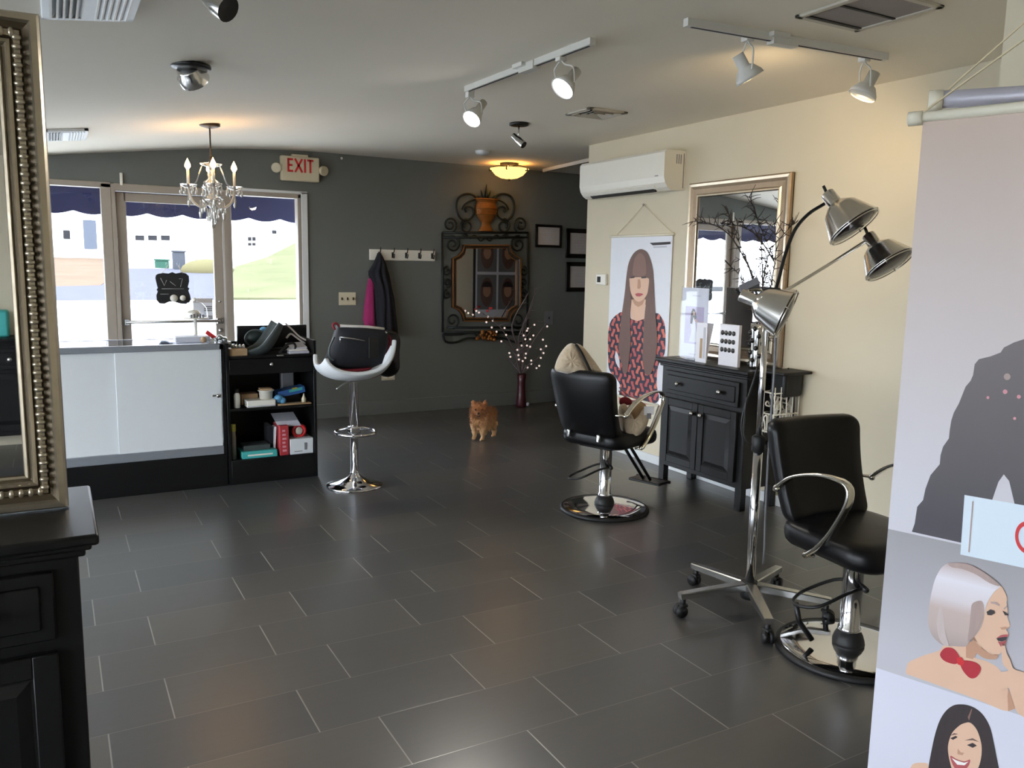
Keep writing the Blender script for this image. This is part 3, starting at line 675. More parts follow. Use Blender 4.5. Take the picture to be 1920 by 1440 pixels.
def cloth(rows, yb, amp, th, k, name, par, n=22, ph=0, freq=3.5):
    """hanging cloth from rows of (pixel y, pixel x left, pixel x right), folded, on the back wall"""
    m = MB().use(k); vs = []; fs = []; R = len(rows)
    for side in (0,1):
        for i, (py, xl, xr) in enumerate(rows):
            for j in range(n+1):
                s = j/n; px = xl+(xr-xl)*s; p = onY(px, py, BY-.05); e = sqrt(max(0,1-(2*s-1)**2)); g = min(1,i/3)
                y = BY - yb - (0 if side else 1)*(th*e*(.35+.65*g)) - (amp*sin(freq*2*pi*s+ph+.25*i)*g*e if not side else 0)
                vs.append((p.x, y, p.z))
    N = n+1; o = R*N
    for i in range(R-1):
        for j in range(n): fs += [(i*N+j,i*N+j+1,(i+1)*N+j+1,(i+1)*N+j), (o+i*N+j,o+(i+1)*N+j,o+(i+1)*N+j+1,o+i*N+j+1)]
        fs += [(i*N,(i+1)*N,o+(i+1)*N,o+i*N),(i*N+n,o+i*N+n,o+(i+1)*N+n,(i+1)*N+n)]
    fs += [[j for j in range(N)]+[o+j for j in range(n,-1,-1)], [(R-1)*N+j for j in range(N)]+[o+(R-1)*N+j for j in range(n,-1,-1)]]
    m._add(vs, fs, True); return m.build(name, None, par)
cloth([(474,709,714),(482,706,718),(494,701,723),(508,692,727),(516,692,730),(535,700,733),(560,702,739),(590,701,743),(615,701,746),(628,703,747)], .03, .018, .13, 'navy_cloth', 'body', t)
cloth([(522,692,704),(545,688,703),(575,684,703),(600,682,704),(613,686,704)], .02, .01, .09, 'magenta_cloth', 'lining', t, 8, 1, 1.2)

# ---------------------------------------------------------------- ornate iron mirror
FY = BY-.03
def q5(cx_, cy_, y=FY): return onY(*c5(cx_, cy_), y)
def spiral(c, r, a0, turns, cw=1, n=26, inner=.22):
    C = q5(*c); rr = (q5(c[0]+r, c[1])-C).length; out = []
    for i in range(n+1):
        s = i/n; a = a0 + cw*2*pi*turns*s; k = rr*(1-(1-inner)*s); out.append(C + V((cos(a)*k,0,sin(a)*k)))
    return out
t = thing('ornate_mirror', 'tall scrolled iron wall mirror with gold urn crest on the grey wall', 'mirror', (0,0,0))
m = MB().use('iron')
for p, q in (((125,492),(805,492)),((125,530),(805,530)),((125,492),(128,1282)),((803,492),(800,1282)),((128,1282),(800,1282)),((165,1245),(765,1245))): m.tube([q5(*p), q5(*q)], .013, 8)
m.build('frame', None, t)
for s in (0,1):
    X = (lambda x: x) if not s else (lambda x: 930-x); f_ = 1 if not s else -1; A0 = lambda a: a if not s else pi-a
    def S(c, r, a, tn, cw, **k): m = MB().use('iron'); m.tube(spiral((X(c[0]),c[1]), r, A0(a), tn, cw*f_, **k), .0105, 7); m.build('scroll', None, t)
    m = MB().use('iron'); m.tube(spline([q5(X(x),y) for x, y in ((405,235),(370,195),(310,185),(255,215),(235,285),(250,350),(290,392),(340,385),(372,345),(365,300),(330,285),(305,305),(315,330))],4), .012, 7)
    m.tube(spline([q5(X(x),y) for x, y in ((395,225),(345,240),(300,270),(280,310))],4), .009, 6); m.build('scroll', None, t)
    S((185,430), 58, radians(-80), 1.6, 1); S((318,440), 50, radians(90), 1.35, 1, inner=.45); S((205,585), 60, radians(100), 1.5, -1)
    S((205,1190), 58, radians(-100), 1.3, 1); S((162,800), 34, radians(90), 1.3, 1); S((162,890), 34, radians(-90), 1.3, 1); S((162,985), 34, radians(90), 1.3, 1)
    m = MB().use('iron'); m.tube(spline([q5(X(x),y) for x, y in ((345,540),(375,512),(405,535),(430,558),(460,530))],4), .009, 6); m.build('scroll', None, t)
    S((300,520), 22, 0, 1.2, 1)
m = MB().use('gold_paint'); uc = q5(470,480); hz = lambda y: q5(470,y).z
sc_ = (q5(550,300)-q5(470,300)).length/80
m.xf = Matrix.Translation((uc.x,FY,0)) @ Matrix.Diagonal((1,.45,1,1))
m.lathe([(r*sc_, hz(y)) for r, y in ((0,482),(58,482),(52,470),(36,440),(34,415),(48,395),(72,360),(82,320),(80,270),(70,258),(74,250),(88,232),(92,222),(70,222),(0,240))], n=24, cap=False)

for y, r in ((452,38),(405,45),(345,80),(300,84),(262,72),(228,92)): m.tube([(r*sc_*1.02*cos(2*pi*k/24), r*sc_*1.02*sin(2*pi*k/24), hz(y)) for k in range(24)], .0055, 6, closed=True)
for k in range(12): m.ball((79*sc_*cos(2*pi*k/12), 79*sc_*sin(2*pi*k/12), hz(325)), .011, 6)
m.build('urn', None, t)
m = MB().use('iron')
for dx, h0, lean in ((-30,150,-1),(0,105,.5),(28,160,1),(-55,200,-1.6),(55,195,1.6)):
    p = [q5(470+dx*.5,225), q5(470+dx*.8+lean*6,225-(225-h0)*.5), q5(470+dx+lean*10,h0)]; m.tube(spline(p,4), .012, 6, rs=[.02,.022,.024,.024,.02,.016,.012,.007,.003][:len(spline(p,4))], flat=.5)
m.build('crest_leaf', None, t)
octo = [(285,588),(650,588),(662,640),(690,670),(738,695),(738,1085),(690,1110),(662,1140),(645,1195),(285,1195),(270,1140),(240,1105),(194,1085),(194,695),(240,672),(270,640)]
def inset(pts, k): cx_, cy_ = 466, 892; return [(cx_+(x-cx_)*(1-k*37/272), cy_+(y-cy_)*(1-k*30/303)) for x, y in pts]
m = MB().use('gold_paint')
pr = ((0,0),(.0,.035),(.35,.045),(.5,.03),(.7,.03),(1,.012)); vs = []; N = len(octo)
for k, o_ in pr: vs += [q5(x, y)-V((0,o_,0)) for x, y in inset(octo, k)]
fs = [(i*N+j, i*N+(j+1)%N, (i+1)*N+(j+1)%N, (i+1)*N+j) for i in range(len(pr)-1) for j in range(N)]
m.use('gold_dull')._add(vs, fs); m.use('gold_paint'); m.tube([q5(x,y)-V((0,.04,0)) for x, y in inset(octo,.12)], .007, 6, closed=True); m.tube([q5(x,y)-V((0,.02,0)) for x, y in inset(octo,.9)], .005, 6, closed=True)
m.build('inner_frame', None, t)
m = MB().use('mirror'); m.prism([q5(x,y)-V((0,.012,0)) for x, y in inset(octo,.9)], (0,.006,0)); m.build('mirror_glass', None, t)
m = MB().use('iron')
for s in (0,1):
    X = (lambda x: x) if not s else (lambda x: 930-x)
    m.tube(spline([q5(X(x),y) for x, y in ((135,1275),(145,1300),(250,1300),(350,1285),(400,1310))],4), .013, 7); m.tube(spline([q5(X(x),y) for x, y in ((130,1300),(150,1355),(230,1362),(320,1330),(400,1330))],4), .013, 7)
m.build('lower_rail', None, t)
m = MB().use('gold_paint'); rnd = random.Random(3)
for i in range(26): m.ball(q5(470+rnd.uniform(-78,78), 1308+rnd.uniform(-34,34))-V((0,rnd.uniform(.0,.03),0)), rnd.uniform(.014,.026), 7)
m.build('rosette', None, t)
# framed certificates
def frame(pa, pb, label, bw=.03):
    a, b = onY(*pa, BY-.02), onY(*pb, BY-.02); t = thing('framed_certificate', label, 'framed certificate', ((a.x+b.x)/2,BY,(a.z+b.z)/2), 0, 'certificates on the grey wall'); w, h = (b.x-a.x)/2, (a.z-b.z)/2
    m = MB().use('black_frame')
    for lo, hi in (((-w,-.022,-h),(w,0,-h+bw)),((-w,-.022,h-bw),(w,0,h)),((-w,-.022,-h),(-w+bw,0,h)),((w-bw,-.022,-h),(w,0,h))): m.rbox(lo, hi, .004)
    m.build('frame', None, t)
    m = MB().use('certificate'); m.box((-w+bw*.5,-.010,-h+bw*.5),(w-bw*.5,-.002,h-bw*.5)); m.use('paper_grey')
    for i, ww in enumerate((.5,.8,.3,.7,.6,.4)): m.box((-w*.6*ww,-.0112,h*.5-i*h*.19-.003),(w*.6*ww,-.0099,h*.5-i*h*.19+.003))
    m.build('certificate_sheet', None, t)
frame((1005,420),(1053,465), 'small black framed certificate nearest the ornate mirror')
frame((1063,428),(1118,485), 'upper black framed certificate partly hidden by the end of the cream wall', .05)
frame((1063,491),(1120,547), 'lower black framed certificate partly hidden by the end of the cream wall', .05)

# ---------------------------------------------------------------- vase with lit branches
vc = V((onY(977,755,8.12).x, 8.12, 0)); vs_ = 1/ (FPX/depth(vc))
t = thing('floor_vase', 'slim dark red floor vase against the grey wall', 'vase', vc)
m = MB().use('vase_red'); m.lathe([(0,0),(.055,0),(.062,.03),(.05,.15),(.045,.3),(.055,.38),(.048,.385),(.036,.3),(0,.25)], n=20, cap=False); m.build('body', None, t)
m = MB().use('paper_grey'); m.ball((.062,-.05,.035),.022,8,(1,.6,1)); m.build('tag', None, t)
t = thing('branch_bundle', 'bare branches with small pink lights standing in the dark red floor vase', 'branches', (vc.x, vc.y, .28))
rnd = random.Random(11); m = MB().use('bark'); tips = []
def bp(px, py, dy=0): p = onY(px, py, vc.y+dy); return V((p.x-vc.x, p.y-vc.y, p.z-.28))
main = [[(975,700),(975,665),(972,635),(985,600),(1000,560),(1003,540)],[(977,700),(982,660),(980,620),(992,590),(1001,565)],[(975,700),(965,660),(950,630),(930,605),(905,588)],[(978,700),(985,670),(1000,640),(1018,615),(1027,605)],
        [(976,700),(970,670),(955,650),(945,640)],[(978,700),(990,685),(1010,670),(1022,650)],[(976,700),(975,670),(985,640),(985,620)],[(977,700),(960,680),(950,668)],[(978,700),(995,690),(1008,688)],[(975,660),(960,610),(985,560),(992,548)]]
for i, b in enumerate(main):
    dy = rnd.uniform(-.12,.02); p = spline([bp(x,y,dy*j/len(b)) for j,(x,y) in enumerate(b)],4); L = len(p)
    m.tube(p, .01, 6, rs=[.011*(1-.75*k/L) for k in range(L)])
    for k in range(3, L, 2):
        d = V((rnd.uniform(-1,1), rnd.uniform(-1,.3), rnd.uniform(-.1,1))).normalized()*rnd.uniform(.05,.14); m.tube([p[k], p[k]+d*.5+V((0,0,.01)), p[k]+d], .004, 5, rs=[.004,.003,.0015])
m.build('branch', None, t)
spots = [(878,587),(893,583),(898,586),(915,594),(912,604),(924,601),(922,614),(946,615),(931,622),(949,628),(940,640),(955,662),(957,669),(990,616),(988,620),(982,629),(1000,629),(994,636),(978,648),(988,648),(970,656),(972,666),(986,663),(973,674),(985,671),(980,677),(996,676),(996,682),(989,689),(1006,690),(1011,686),(1014,655),(1014,671),(1019,662),(1024,649),(1018,637),(1026,612),(1002,609),(985,636),(994,650)]
lm = None
for i, (x, y) in enumerate(spots):
    p = bp(x, y, rnd.uniform(-.1,.02))
    if lm is None:
        q = MB().use('fairy_glow'); q.ball((0,0,0),.0115,8); lm = q.build('light', None, t); lm.location = p
    else:
        o = lm.copy(); COL.objects.link(o); o.parent = t; o.location = p
m = MB().use('red_ink'); m.ball(bp(920,578),.02,8,(1.3,1,.7)); m.ball(bp(914,583),.015,8); m.build('blossom', None, t)
# ---------------------------------------------------------------- black dressers
def dresser(label, loc, rz, w, d, h, ov=.045):
    t = thing('dresser', label, 'dresser', loc, rz); y0 = -d/2
    m = MB().use('black_paint'); W = w/2
    m.rbox((-W,y0,.15),(W,d/2,h-.03),.004,1)
    for s in (-1,1):
        for yy in (y0,d/2-.05): m.rbox((min(s*W,s*(W-.06)),yy,0),(max(s*W,s*(W-.06)),yy+.05,.16),.004,1)
    m.build('carcass', None, t)
    m = MB().use('black_paint'); m.rbox((-W-ov,y0-ov,h-.028),(W+ov,d/2,h),.008,2)
    m.rbox((-W-ov*.65,y0-ov*.65,h-.042),(W+ov*.65,d/2,h-.026),.006,2); m.rbox((-W-ov*.35,y0-ov*.35,h-.06),(W+ov*.35,d/2,h-.04),.006,2); m.build('top', None, t)
    def panel(x0,x1,z0,z1,name,raised,knobs):
        m = MB().use('black_paint'); m.rbox((x0,y0-.018,z0),(x1,y0+.001,z1),.004,1)
        if raised:
            r = .055
            ix0,ix1,iz0,iz1 = x0+r,x1-r,z0+r,z1-r
            # recessed field with a bevelled raised centre
            for lo, hi in (((x0,y0-.026,z0),(x0+r,y0-.017,z1)),((x1-r,y0-.026,z0),(x1,y0-.017,z1)),((x0+r-.001,y0-.0255,z0),(x1-r+.001,y0-.017,z0+r)),((x0+r-.001,y0-.0255,z1-r),(x1-r+.001,y0-.017,z1))): m.rbox(lo, hi, .003, 1)
            b = .035
            A = [(ix0+.006,iz0+.006),(ix1-.006,iz0+.006),(ix1-.006,iz1-.006),(ix0+.006,iz1-.006)]; B = [(ix0+b,iz0+b),(ix1-b,iz0+b),(ix1-b,iz1-b),(ix0+b,iz1-b)]
            m._add([(x,y0-.0185,z) for x,z in A]+[(x,y0-.027,z) for x,z in B], [(0,1,5,4),(1,2,6,5),(2,3,7,6),(3,0,4,7),(4,5,6,7)])
        else:
            m.rbox((x0+.03,y0-.024,z0+.03),(x1-.03,y0-.016,z1-.03),.006,1)
        p = m.build(name, None, t)
        for kx, kz in knobs:
            k = MB().use('brushed'); k.lathe([(.009,0),(.007,.014),(.017,.02),(.019,.028),(.014,.036),(0,.038)], (kx,y0-.02,kz), (0,-1,0), 16); k.build('knob', None, p)
    g = .055
    dz0, dz1 = h-.06-.03-.165, h-.06-.025
    panel(-W+g, W-g, dz0, dz1, 'drawer', False, ((-.215,(dz0+dz1)/2),(.215,(dz0+dz1)/2)))
    a, b = .19, dz0-.03
    panel(-W+g, -.003, a, b, 'door', True, ((-.045,b-.075),)); panel(.003, W-g, a, b, 'door', True, ((.045,b-.075),))
    return t
DH = .955
dresser('black dresser with silver knobs against the cream wall, behind the lamp stand', (4.115,4.33,0), radians(-90), .86, .33, DH)
dresser('large black dresser in the near left corner, carrying the tall framed mirror', (-.405,2.38,0), 0, .85, .45, DH)

# ---------------------------------------------------------------- mirrors with moulded frames
def moulded(t, w, h, prof, mats, beads=None, glassback=.004):
    """rectangular moulded frame facing -Y in local space, prof: (inset from the outer edge, height towards the viewer)"""
    W, H = w/2, h
    m = MB(); n = len(prof)
    ring = lambda k: [(-W+prof[k][0],-prof[k][1],prof[k][0]),(W-prof[k][0],-prof[k][1],prof[k][0]),(W-prof[k][0],-prof[k][1],H-prof[k][0]),(-W+prof[k][0],-prof[k][1],H-prof[k][0])]
    for k in range(n-1):
        m.use(mats[k]); m._add(ring(k)+ring(k+1), [(j,(j+1)%4,4+(j+1)%4,4+j) for j in range(4)])
    if beads:
        ins, r, step, key = beads; m.use(key)
        for side in range(4):
            a = [(-W+ins,ins),(W-ins,ins),(W-ins,H-ins),(-W+ins,H-ins)][side]; b = [(W-ins,ins),(W-ins,H-ins),(-W+ins,H-ins),(-W+ins,ins)][side]
            L = abs(b[0]-a[0])+abs(b[1]-a[1]); q = int(L/step)
            dx, dz = (b[0]-a[0])/L, (b[1]-a[1])/L
            for i in range(q):
                s_ = (i+.5)*L/q
                m.ball((a[0]+dx*s_,-beads_h,a[1]+dz*s_), r, 6, (1.0 if dx else 1.5, 1, 1.0 if dz else 1.5))
    f = m.build('frame', None, t)
    i = prof[-1][0]; g = MB().use('mirror'); g.box((-W+i-.004,-prof[-1][1]-.002,i-.004),(W-i+.004,-prof[-1][1]+.004,H-i+.004)); g.build('mirror_glass', None, t)
    b = MB().use('black_metal'); b.box((-W+.004,-.004,.004),(W-.004,.012,H-.004)); b.build('back_board', None, t)
    return f
MY = 2.40
za = onY(75,27,MY-.03).z; xr = onY(130,957,MY-.03).x; xg = onY(44,898,MY-.03).x
mw_, mh_ = .80, za-DH
t = thing('framed_mirror', 'tall mirror with beaded champagne frame standing on the near left dresser', 'mirror', (xr-mw_/2, MY, DH+.002))
beads_h = .034
fw = xr - xg
P_ = [(0,0),(.002,.028),(fw*.08,.04),(fw*.22,.042),(fw*.27,.030),(fw*.36,.024),(fw*.42,.022),(fw*.46,.028),(fw*.60,.028),(fw*.64,.022),(fw*.68,.026),(fw*.76,.030),(fw*.80,.022),(fw*.86,.020),(fw*.9,.026),(fw*.96,.024),(fw*.99,.012)]
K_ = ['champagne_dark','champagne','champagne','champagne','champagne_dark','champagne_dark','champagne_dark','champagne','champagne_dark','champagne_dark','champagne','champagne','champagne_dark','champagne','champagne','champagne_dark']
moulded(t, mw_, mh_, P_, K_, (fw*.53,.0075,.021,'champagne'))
beads_h = .02
t = thing('framed_mirror', 'wall mirror with wood-gilt frame standing on the black dresser by the cream wall', 'mirror', (RX-.014, 4.425, DH+.002), radians(-90))
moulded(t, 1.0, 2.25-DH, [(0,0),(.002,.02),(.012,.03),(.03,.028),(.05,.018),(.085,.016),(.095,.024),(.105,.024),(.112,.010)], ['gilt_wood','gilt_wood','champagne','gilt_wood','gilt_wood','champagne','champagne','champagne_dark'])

# ---------------------------------------------------------------- things on the right dresser
sx = 4.06
a, b = onX(1283,537,sx), onX(1338,670,sx)
t = thing('sign_holder', 'tall clear sign holder with white and lilac poster on the black dresser', 'sign holder', (sx,0,0))
yl, yr, zt2, zb3 = 4.70, 4.42, 1.475, DH
m = MB().use('window_glass'); m.box((-.012,yr-.005,zb3),(-.006,yl+.005,zt2+.01)); m.box((-.02,yr-.14,zb3),(-.016,yr-.008,zt2)); m.box((-.05,yr,zb3),(.05,yl,zb3+.005)); m.build('holder', None, t)
m = MB().use('paper'); m.box((-.004,yr,zb3+.008),(-.002,yl,zt2))
U = lambda u, v: (yl-(yl-yr)*u, zb3+(zt2-zb3)*v)
def flat(m, k, uv, lay, x0=-.0045):
    m.use(k); m.poly([(x0-.0008*lay, *U(u,v)) for u, v in uv])
flat(m,'print_mauve',[(.15,.22),(.86,.22),(.86,.74),(.15,.74)],1)
flat(m,'print_white',[(.34,.25),(.74,.25),(.62,.38),(.54,.52),(.50,.60),(.40,.60),(.36,.50),(.42,.40)],2)
flat(m,'hair_dark',[(.36,.50),(.44,.50),(.47,.60),(.56,.53),(.58,.60),(.52,.70),(.44,.715),(.38,.66)],3)
flat(m,'skin_print',[(.46,.62),(.52,.62),(.52,.67),(.47,.68)],4)
flat(m,'skin_print',[(.54,.55),(.72,.49),(.84,.53),(.84,.545),(.72,.51),(.55,.575)],4)
flat(m,'paper_grey',[(.4,.885),(.72,.885),(.72,.897),(.4,.897)],2); flat(m,'paper_grey',[(.36,.07),(.7,.07),(.7,.08),(.36,.08)],2)
m.build('poster_sheet', None, t)
t = thing('display_card', 'small white folded card in front of the sign holder on the black dresser', 'card', (3.99,4.40,DH))
m = MB().use('paper'); m.obox((0,0,.14),(.001,0,0),(0,.055,0),(0,0,.14)); m.obox((.03,0,.138),(.001,0,0),(0,.055,0),(.028,0,.14))
m.use('tan'); m.obox((-.002,.0,.10),(.0006,0,0),(0,.012,0),(0,0,.07)); m.use('paper_grey'); m.obox((-.002,-.03,.14),(.0006,0,0),(0,.01,0),(0,0,.11)); m.build('card', None, t); 
t = thing('display_card', 'white card with three rows of round black samples on the black dresser', 'card', (4.03,4.16,DH))
m = MB().use('paper'); m.obox((0,0,.142),(.012,0,.0),(0,.092,0),(0.0,0,.142)); m.build('card', None, t)
m = MB().use('black_frame')
for r in range(3):
    for c in range(4): m.ball((-.016,.062-.036*c,.225-.058*r),.016,8,(.25,1,1.05)); 
m.build('sample', None, t)
t = thing('vase', 'dark mosaic glass vase holding twigs on the black dresser', 'vase', (4.10,3.975,DH))
m = MB().use('chrome'); m.lathe([(0,0),(.05,0),(.052,.02),(.045,.12),(.05,.25),(.055,.30),(.05,.30),(.045,.25),(0,.03)], n=14, cap=False)
m.use('black_frame')
for k in range(26):
    a = k*2.4; z = .02+.26*k/26; m.ball((.049*cos(a),.049*sin(a),z),.016,6,(1,1,1.1))
m.build('body', None, t)
tv = V((4.10,3.975,DH)); t = thing('twig_bundle', 'spray of dark bare twigs standing in the mosaic vase before the gilt mirror', 'branches', tv)
m = MB().use('bark_dark'); rnd = random.Random(5)
def tp(px, py, x=4.12): p = onX(px, py, x); return p - tv
def twig(pts, r0, subs=3, x=4.14):
    p = spline([tp(a, b, x) for a, b in pts],4); p = [V((0,0,.2))]+p if False else p; L = len(p); m.tube(p, r0, 6, rs=[max(.0014,r0*(1-.8*k/L)) for k in range(L)])
    for k in range(2, L):
        for _ in range(subs):
            d = V((rnd.uniform(-.5,.2), rnd.uniform(-1,1), rnd.uniform(-.3,1))).normalized()*rnd.uniform(.04,.13); q = p[k]
            if q.x > .12: d.x = -abs(d.x)
            m.tube([q, q+d*.55+V((0,0,rnd.uniform(-.01,.02))), q+d], .002, 5, rs=[.0032,.0024,.001])
root = (1432,660)
twig([root,(1425,600),(1412,520),(1375,450),(1346,425),(1318,418),(1300,415)], .008, 2)
twig([root,(1430,590),(1432,520),(1445,470),(1478,430),(1490,418)], .006, 2)
twig([root,(1425,600),(1415,540),(1400,490),(1380,440),(1365,400)], .006, 3)
twig([root,(1432,600),(1430,540),(1428,470),(1420,410),(1405,370)], .006, 3)
twig([root,(1436,600),(1445,540),(1455,470),(1452,420)], .006, 3)
twig([root,(1428,600),(1405,555),(1390,520),(1370,500)], .005, 3)
twig([root,(1432,620),(1425,560),(1440,500),(1425,450)], .005, 3)
m.build('twig', None, t)
# holder and wire basket on the side of the right dresser
hy = 3.885
t = thing('tool_holder', 'black tool holder with white wire basket hung on the dresser side, behind the lamp stand', 'tool holder', (0,0,0))
m = MB().use('black_rubber'); m.rbox((4.10,3.72,.79),(4.27,3.85,.955),.02,2); m.rbox((4.02,3.66,.945),(4.285,3.848,.965),.008,2); m.build('holder_block', None, t)
m = MB().use('white_plastic'); 
for z in (.56,.68,.82): m.tube([(4.04,3.74,z),(4.26,3.74,z),(4.26,3.85,z),(4.04,3.85,z)], .005, 5, closed=True)
for k in range(5): m.tube([(4.04+.22*k/4,3.74,.56),(4.04+.22*k/4,3.74,.86)], .004, 5)
rnd = random.Random(31)
for k in range(9):
    c = V((rnd.uniform(4.07,4.23), 3.80, rnd.uniform(.60,.80))); m.tube(spline([c+V((rnd.uniform(-.06,.06),rnd.uniform(-.03,.03),rnd.uniform(-.09,.09))) for _ in range(6)],4), .0055, 5)
m.build('wire_basket', None, t)
m = MB().use('black_frame'); rnd = random.Random(8)
for k in range(5):
    c = V((rnd.uniform(4.08,4.22), 3.81, rnd.uniform(.62,.78))); m.tube(spline([c+V((rnd.uniform(-.06,.06),rnd.uniform(-.03,.03),rnd.uniform(-.06,.1))) for _ in range(5)],4), .006, 5)
m.build('cord_bundle', None, t)
m = MB().use('black_rubber'); m.tube(spline([onX(1478,690,4.22),onX(1487,730,4.22),onX(1487,775,4.22),onX(1482,800,4.22)+V((0,0,-.1)),V((4.24,3.7,.35)),V((4.27,3.72,.02))],5), .007, 6); tag(m.build('power_cord'), 'thin black power cord falling from the tool holder against the cream wall', 'cord')

# ---------------------------------------------------------------- reception showcase
FYc = 6.02
t = thing('showcase', 'long showcase counter with white sliding back doors on a black plinth', 'counter', (0,0,0))
XL, XR = -.95, 1.035
m = MB().use('black_lam'); m.rbox((XL,FYc,0),(XR,FYc+.52,.235),.004,1); m.box((1.012,FYc+.001,.235),(XR,FYc+.52,1.0)); m.build('plinth', None, t)
m = MB().use('alu_rail'); m.rbox((XL,FYc,.235),(1.012,FYc+.52,.297),.003,1); m.build('lower_rail', None, t)
m = MB().use('alu_rail'); m.rbox((XL,FYc,.988),(1.030,FYc+.03,1.03),.003,1); m.rbox((XL,FYc+.49,.988),(1.030,FYc+.52,1.03),.003,1); m.rbox((1.0,FYc,.988),(1.03,FYc+.52,1.03),.003,1); m.build('upper_rail', None, t)
for i, (x0, x1, y) in enumerate(((XL+.02,.36,.022),(.335,1.008,.010))):
    m = MB().use('white_lam'); m.rbox((x0,FYc+y,.29),(x1,FYc+y+.006,.992),.002,1); dd = m.build('sliding_door', None, t)
    if i == 1:
        k = MB().use('brushed'); k.cyl((.985,FYc+y,.66),(.985,FYc+y-.018,.66),.012); k.rbox((.945,FYc+y-.012,.655),(.985,FYc+y,.668),.003); k.build('lock', None, dd)
m = MB().use('window_glass'); m.box((XL,FYc+.035,1.022),(1.0,FYc+.49,1.028)); m.box((XL+.01,FYc+.505,.3),(1.0,FYc+.511,.985)); m.build('glass_top', None, t)
m = MB().use('white_lam'); m.box((XL+.02,FYc+.04,.3),(1.0,FYc+.5,.31)); m.build('inner_deck', None, t)
CT = 1.03
t = thing('paper_stack', 'flat stack of lilac grey papers on the white showcase counter', 'papers', (.86,FYc+.25,CT)); 
m = MB().use('paper_grey'); rnd = random.Random(4)
for k in range(6): a = rnd.uniform(-.08,.08); m.obox((0,0,.004+.006*k),(.115*cos(a),.08*sin(a),0),(-.08*sin(a),.08*cos(a),0),(0,0,.0028))
m.build('sheet', None, t)
# clear cake-dome shape and small goods near the right end of the showcase
t = thing('glass_cloche', 'clear rounded glass cloche with black mark on the showcase counter', 'cloche', (.90,FYc+.36,CT+.16))
m = MB().use('clear_plastic'); m.lathe([(.085,0),(.088,.03),(.08,.075),(.05,.11),(0,.125)], n=20, cap=False); m.use('white_plastic'); m.ball((0,0,.135),.014,8); m.ball((-.01,0,.03),.05,10,(1,.8,.6)); m.build('dome', None, t)
m = MB().use('white_plastic'); m.lathe([(.0,-.16),(.05,-.16),(.05,-.15),(.012,-.14),(.012,-.01),(.092,-.006),(.092,.002),(0,.002)], n=20, cap=False); m.build('stand', None, t)
m = MB().use('grey_plastic')
for k in range(5): m.rbox((-.045+.02*k,-.093,.005),(-.031+.02*k,-.088,.03+.004*(k%2)),.002,1)
m.build('mark', None, t)
p = onY(395,628,FYc+.2); m = MB().use('red_ink'); m.obox(p,(.03,0,-.024),(0,.012,0),(.008,0,.012)); m.use('white_plastic'); m.obox(p+V((.0,0,-.06)),(.02,0,0),(0,.03,0),(0,0,.035)); tag(m.build('lipstick_box'), 'red and white cosmetic stick pack on the right end of the showcase', 'cosmetics')
m = MB().use('tan'); p = onY(382,643,FYc+.12); m.ball((p.x,FYc+.12,CT+.02),.022,8); tag(m.build('sponge'), 'small brown round item on the showcase counter beside the papers', 'sponge')
m = MB().use('silver_film'); rnd = random.Random(9); vs = []
q = [(404,648,630),(415,640,626),(428,655,632),(440,664,638),(450,668,650),(460,672,658)]
pts = [onY(x, (a+b)/2, FYc+.1) for x, a, b in q]; pts = [V((p_.x,FYc+.12,max(p_.z,.99))) for p_ in pts]
m.tube(spline(pts,5), .03, 8, flat=.6, rs=[.028+.012*sin(k*1.9) for k in range(len(spline(pts,5)))]); o = tag(m.build('plastic_bag'), 'crumpled clear silver plastic bag spilling from the showcase onto the black desk', 'bag')

# ---------------------------------------------------------------- black shelf unit
t = thing('shelf_unit', 'black desk unit with a drawer and open shelves at the end of the showcase', 'shelf unit', (0,0,0))
SL, SR, SD = 1.042, 1.69, .50; TPR = .935
m = MB().use('black_lam')
m.rbox((SL,FYc,0),(SL+.022,FYc+SD,1.03),.003,1); m.build('side_panel', None, t); m = MB().use('black_lam'); m.rbox((SR-.022,FYc,0),(SR,FYc+SD,1.035),.003,1); m.build('side_panel', None, t)
m = MB().use('black_lam'); m.box((SL+.022,FYc+SD-.012,.0),(SR-.022,FYc+SD,1.0)); m.build('back_panel', None, t)
m = MB().use('black_lam'); m.rbox((SL+.02,FYc-.001,0),(SR-.02,FYc+SD-.01,.178),.003,1); m.build('plinth', None, t)
m = MB().use('black_lam'); m.rbox((SL+.02,FYc+.006,TPR-.02),(SR-.02,FYc+SD-.01,TPR),.003,1); m.build('desk_top', None, t)
m = MB().use('black_lam'); m.rbox((SL+.02,FYc+.006,.535),(SR-.02,FYc+SD-.01,.555),.003,1); m.build('shelf', None, t)
m = MB().use('black_lam'); m.rbox((SL+.024,FYc,.80),(SR-.024,FYc+.018,.912),.003,1); m.box((SL+.03,FYc+.018,.81),(SR-.03,FYc+.42,.82)); dr = m.build('drawer', None, t)
k = MB().use('brushed'); k.lathe([(.006,0),(.006,.012),(.014,.018),(.012,.026),(0,.028)], (1.357,FYc,.87), (0,-1,0), 14); k.build('knob', None, dr)
k = MB().use('brushed'); k.rbox((1.40,FYc-.004,.925),(1.45,FYc+.006,.935),.002,1); k.build('latch', None, t)
S1, S2, TP = .555, .178, TPR
def item(name, label, cat, fn, loc, rz=0):
    t_ = thing(name, label, cat, loc, rz); fn(t_); return t_
def bottle(t_, k, kc, r, h, nk):
    m = MB().use(k); m.lathe([(0,0),(r,0),(r,h*.62),(r*.9,h*.7),(nk,h*.78),(nk,h*.84),(0,h*.84)], n=18, cap=False); m.build('body', None, t_)
    m = MB().use(kc); m.lathe([(nk*1.15,h*.80),(nk*1.15,h),(0,h)], n=14, cap=False); m.build('cap', None, t_)
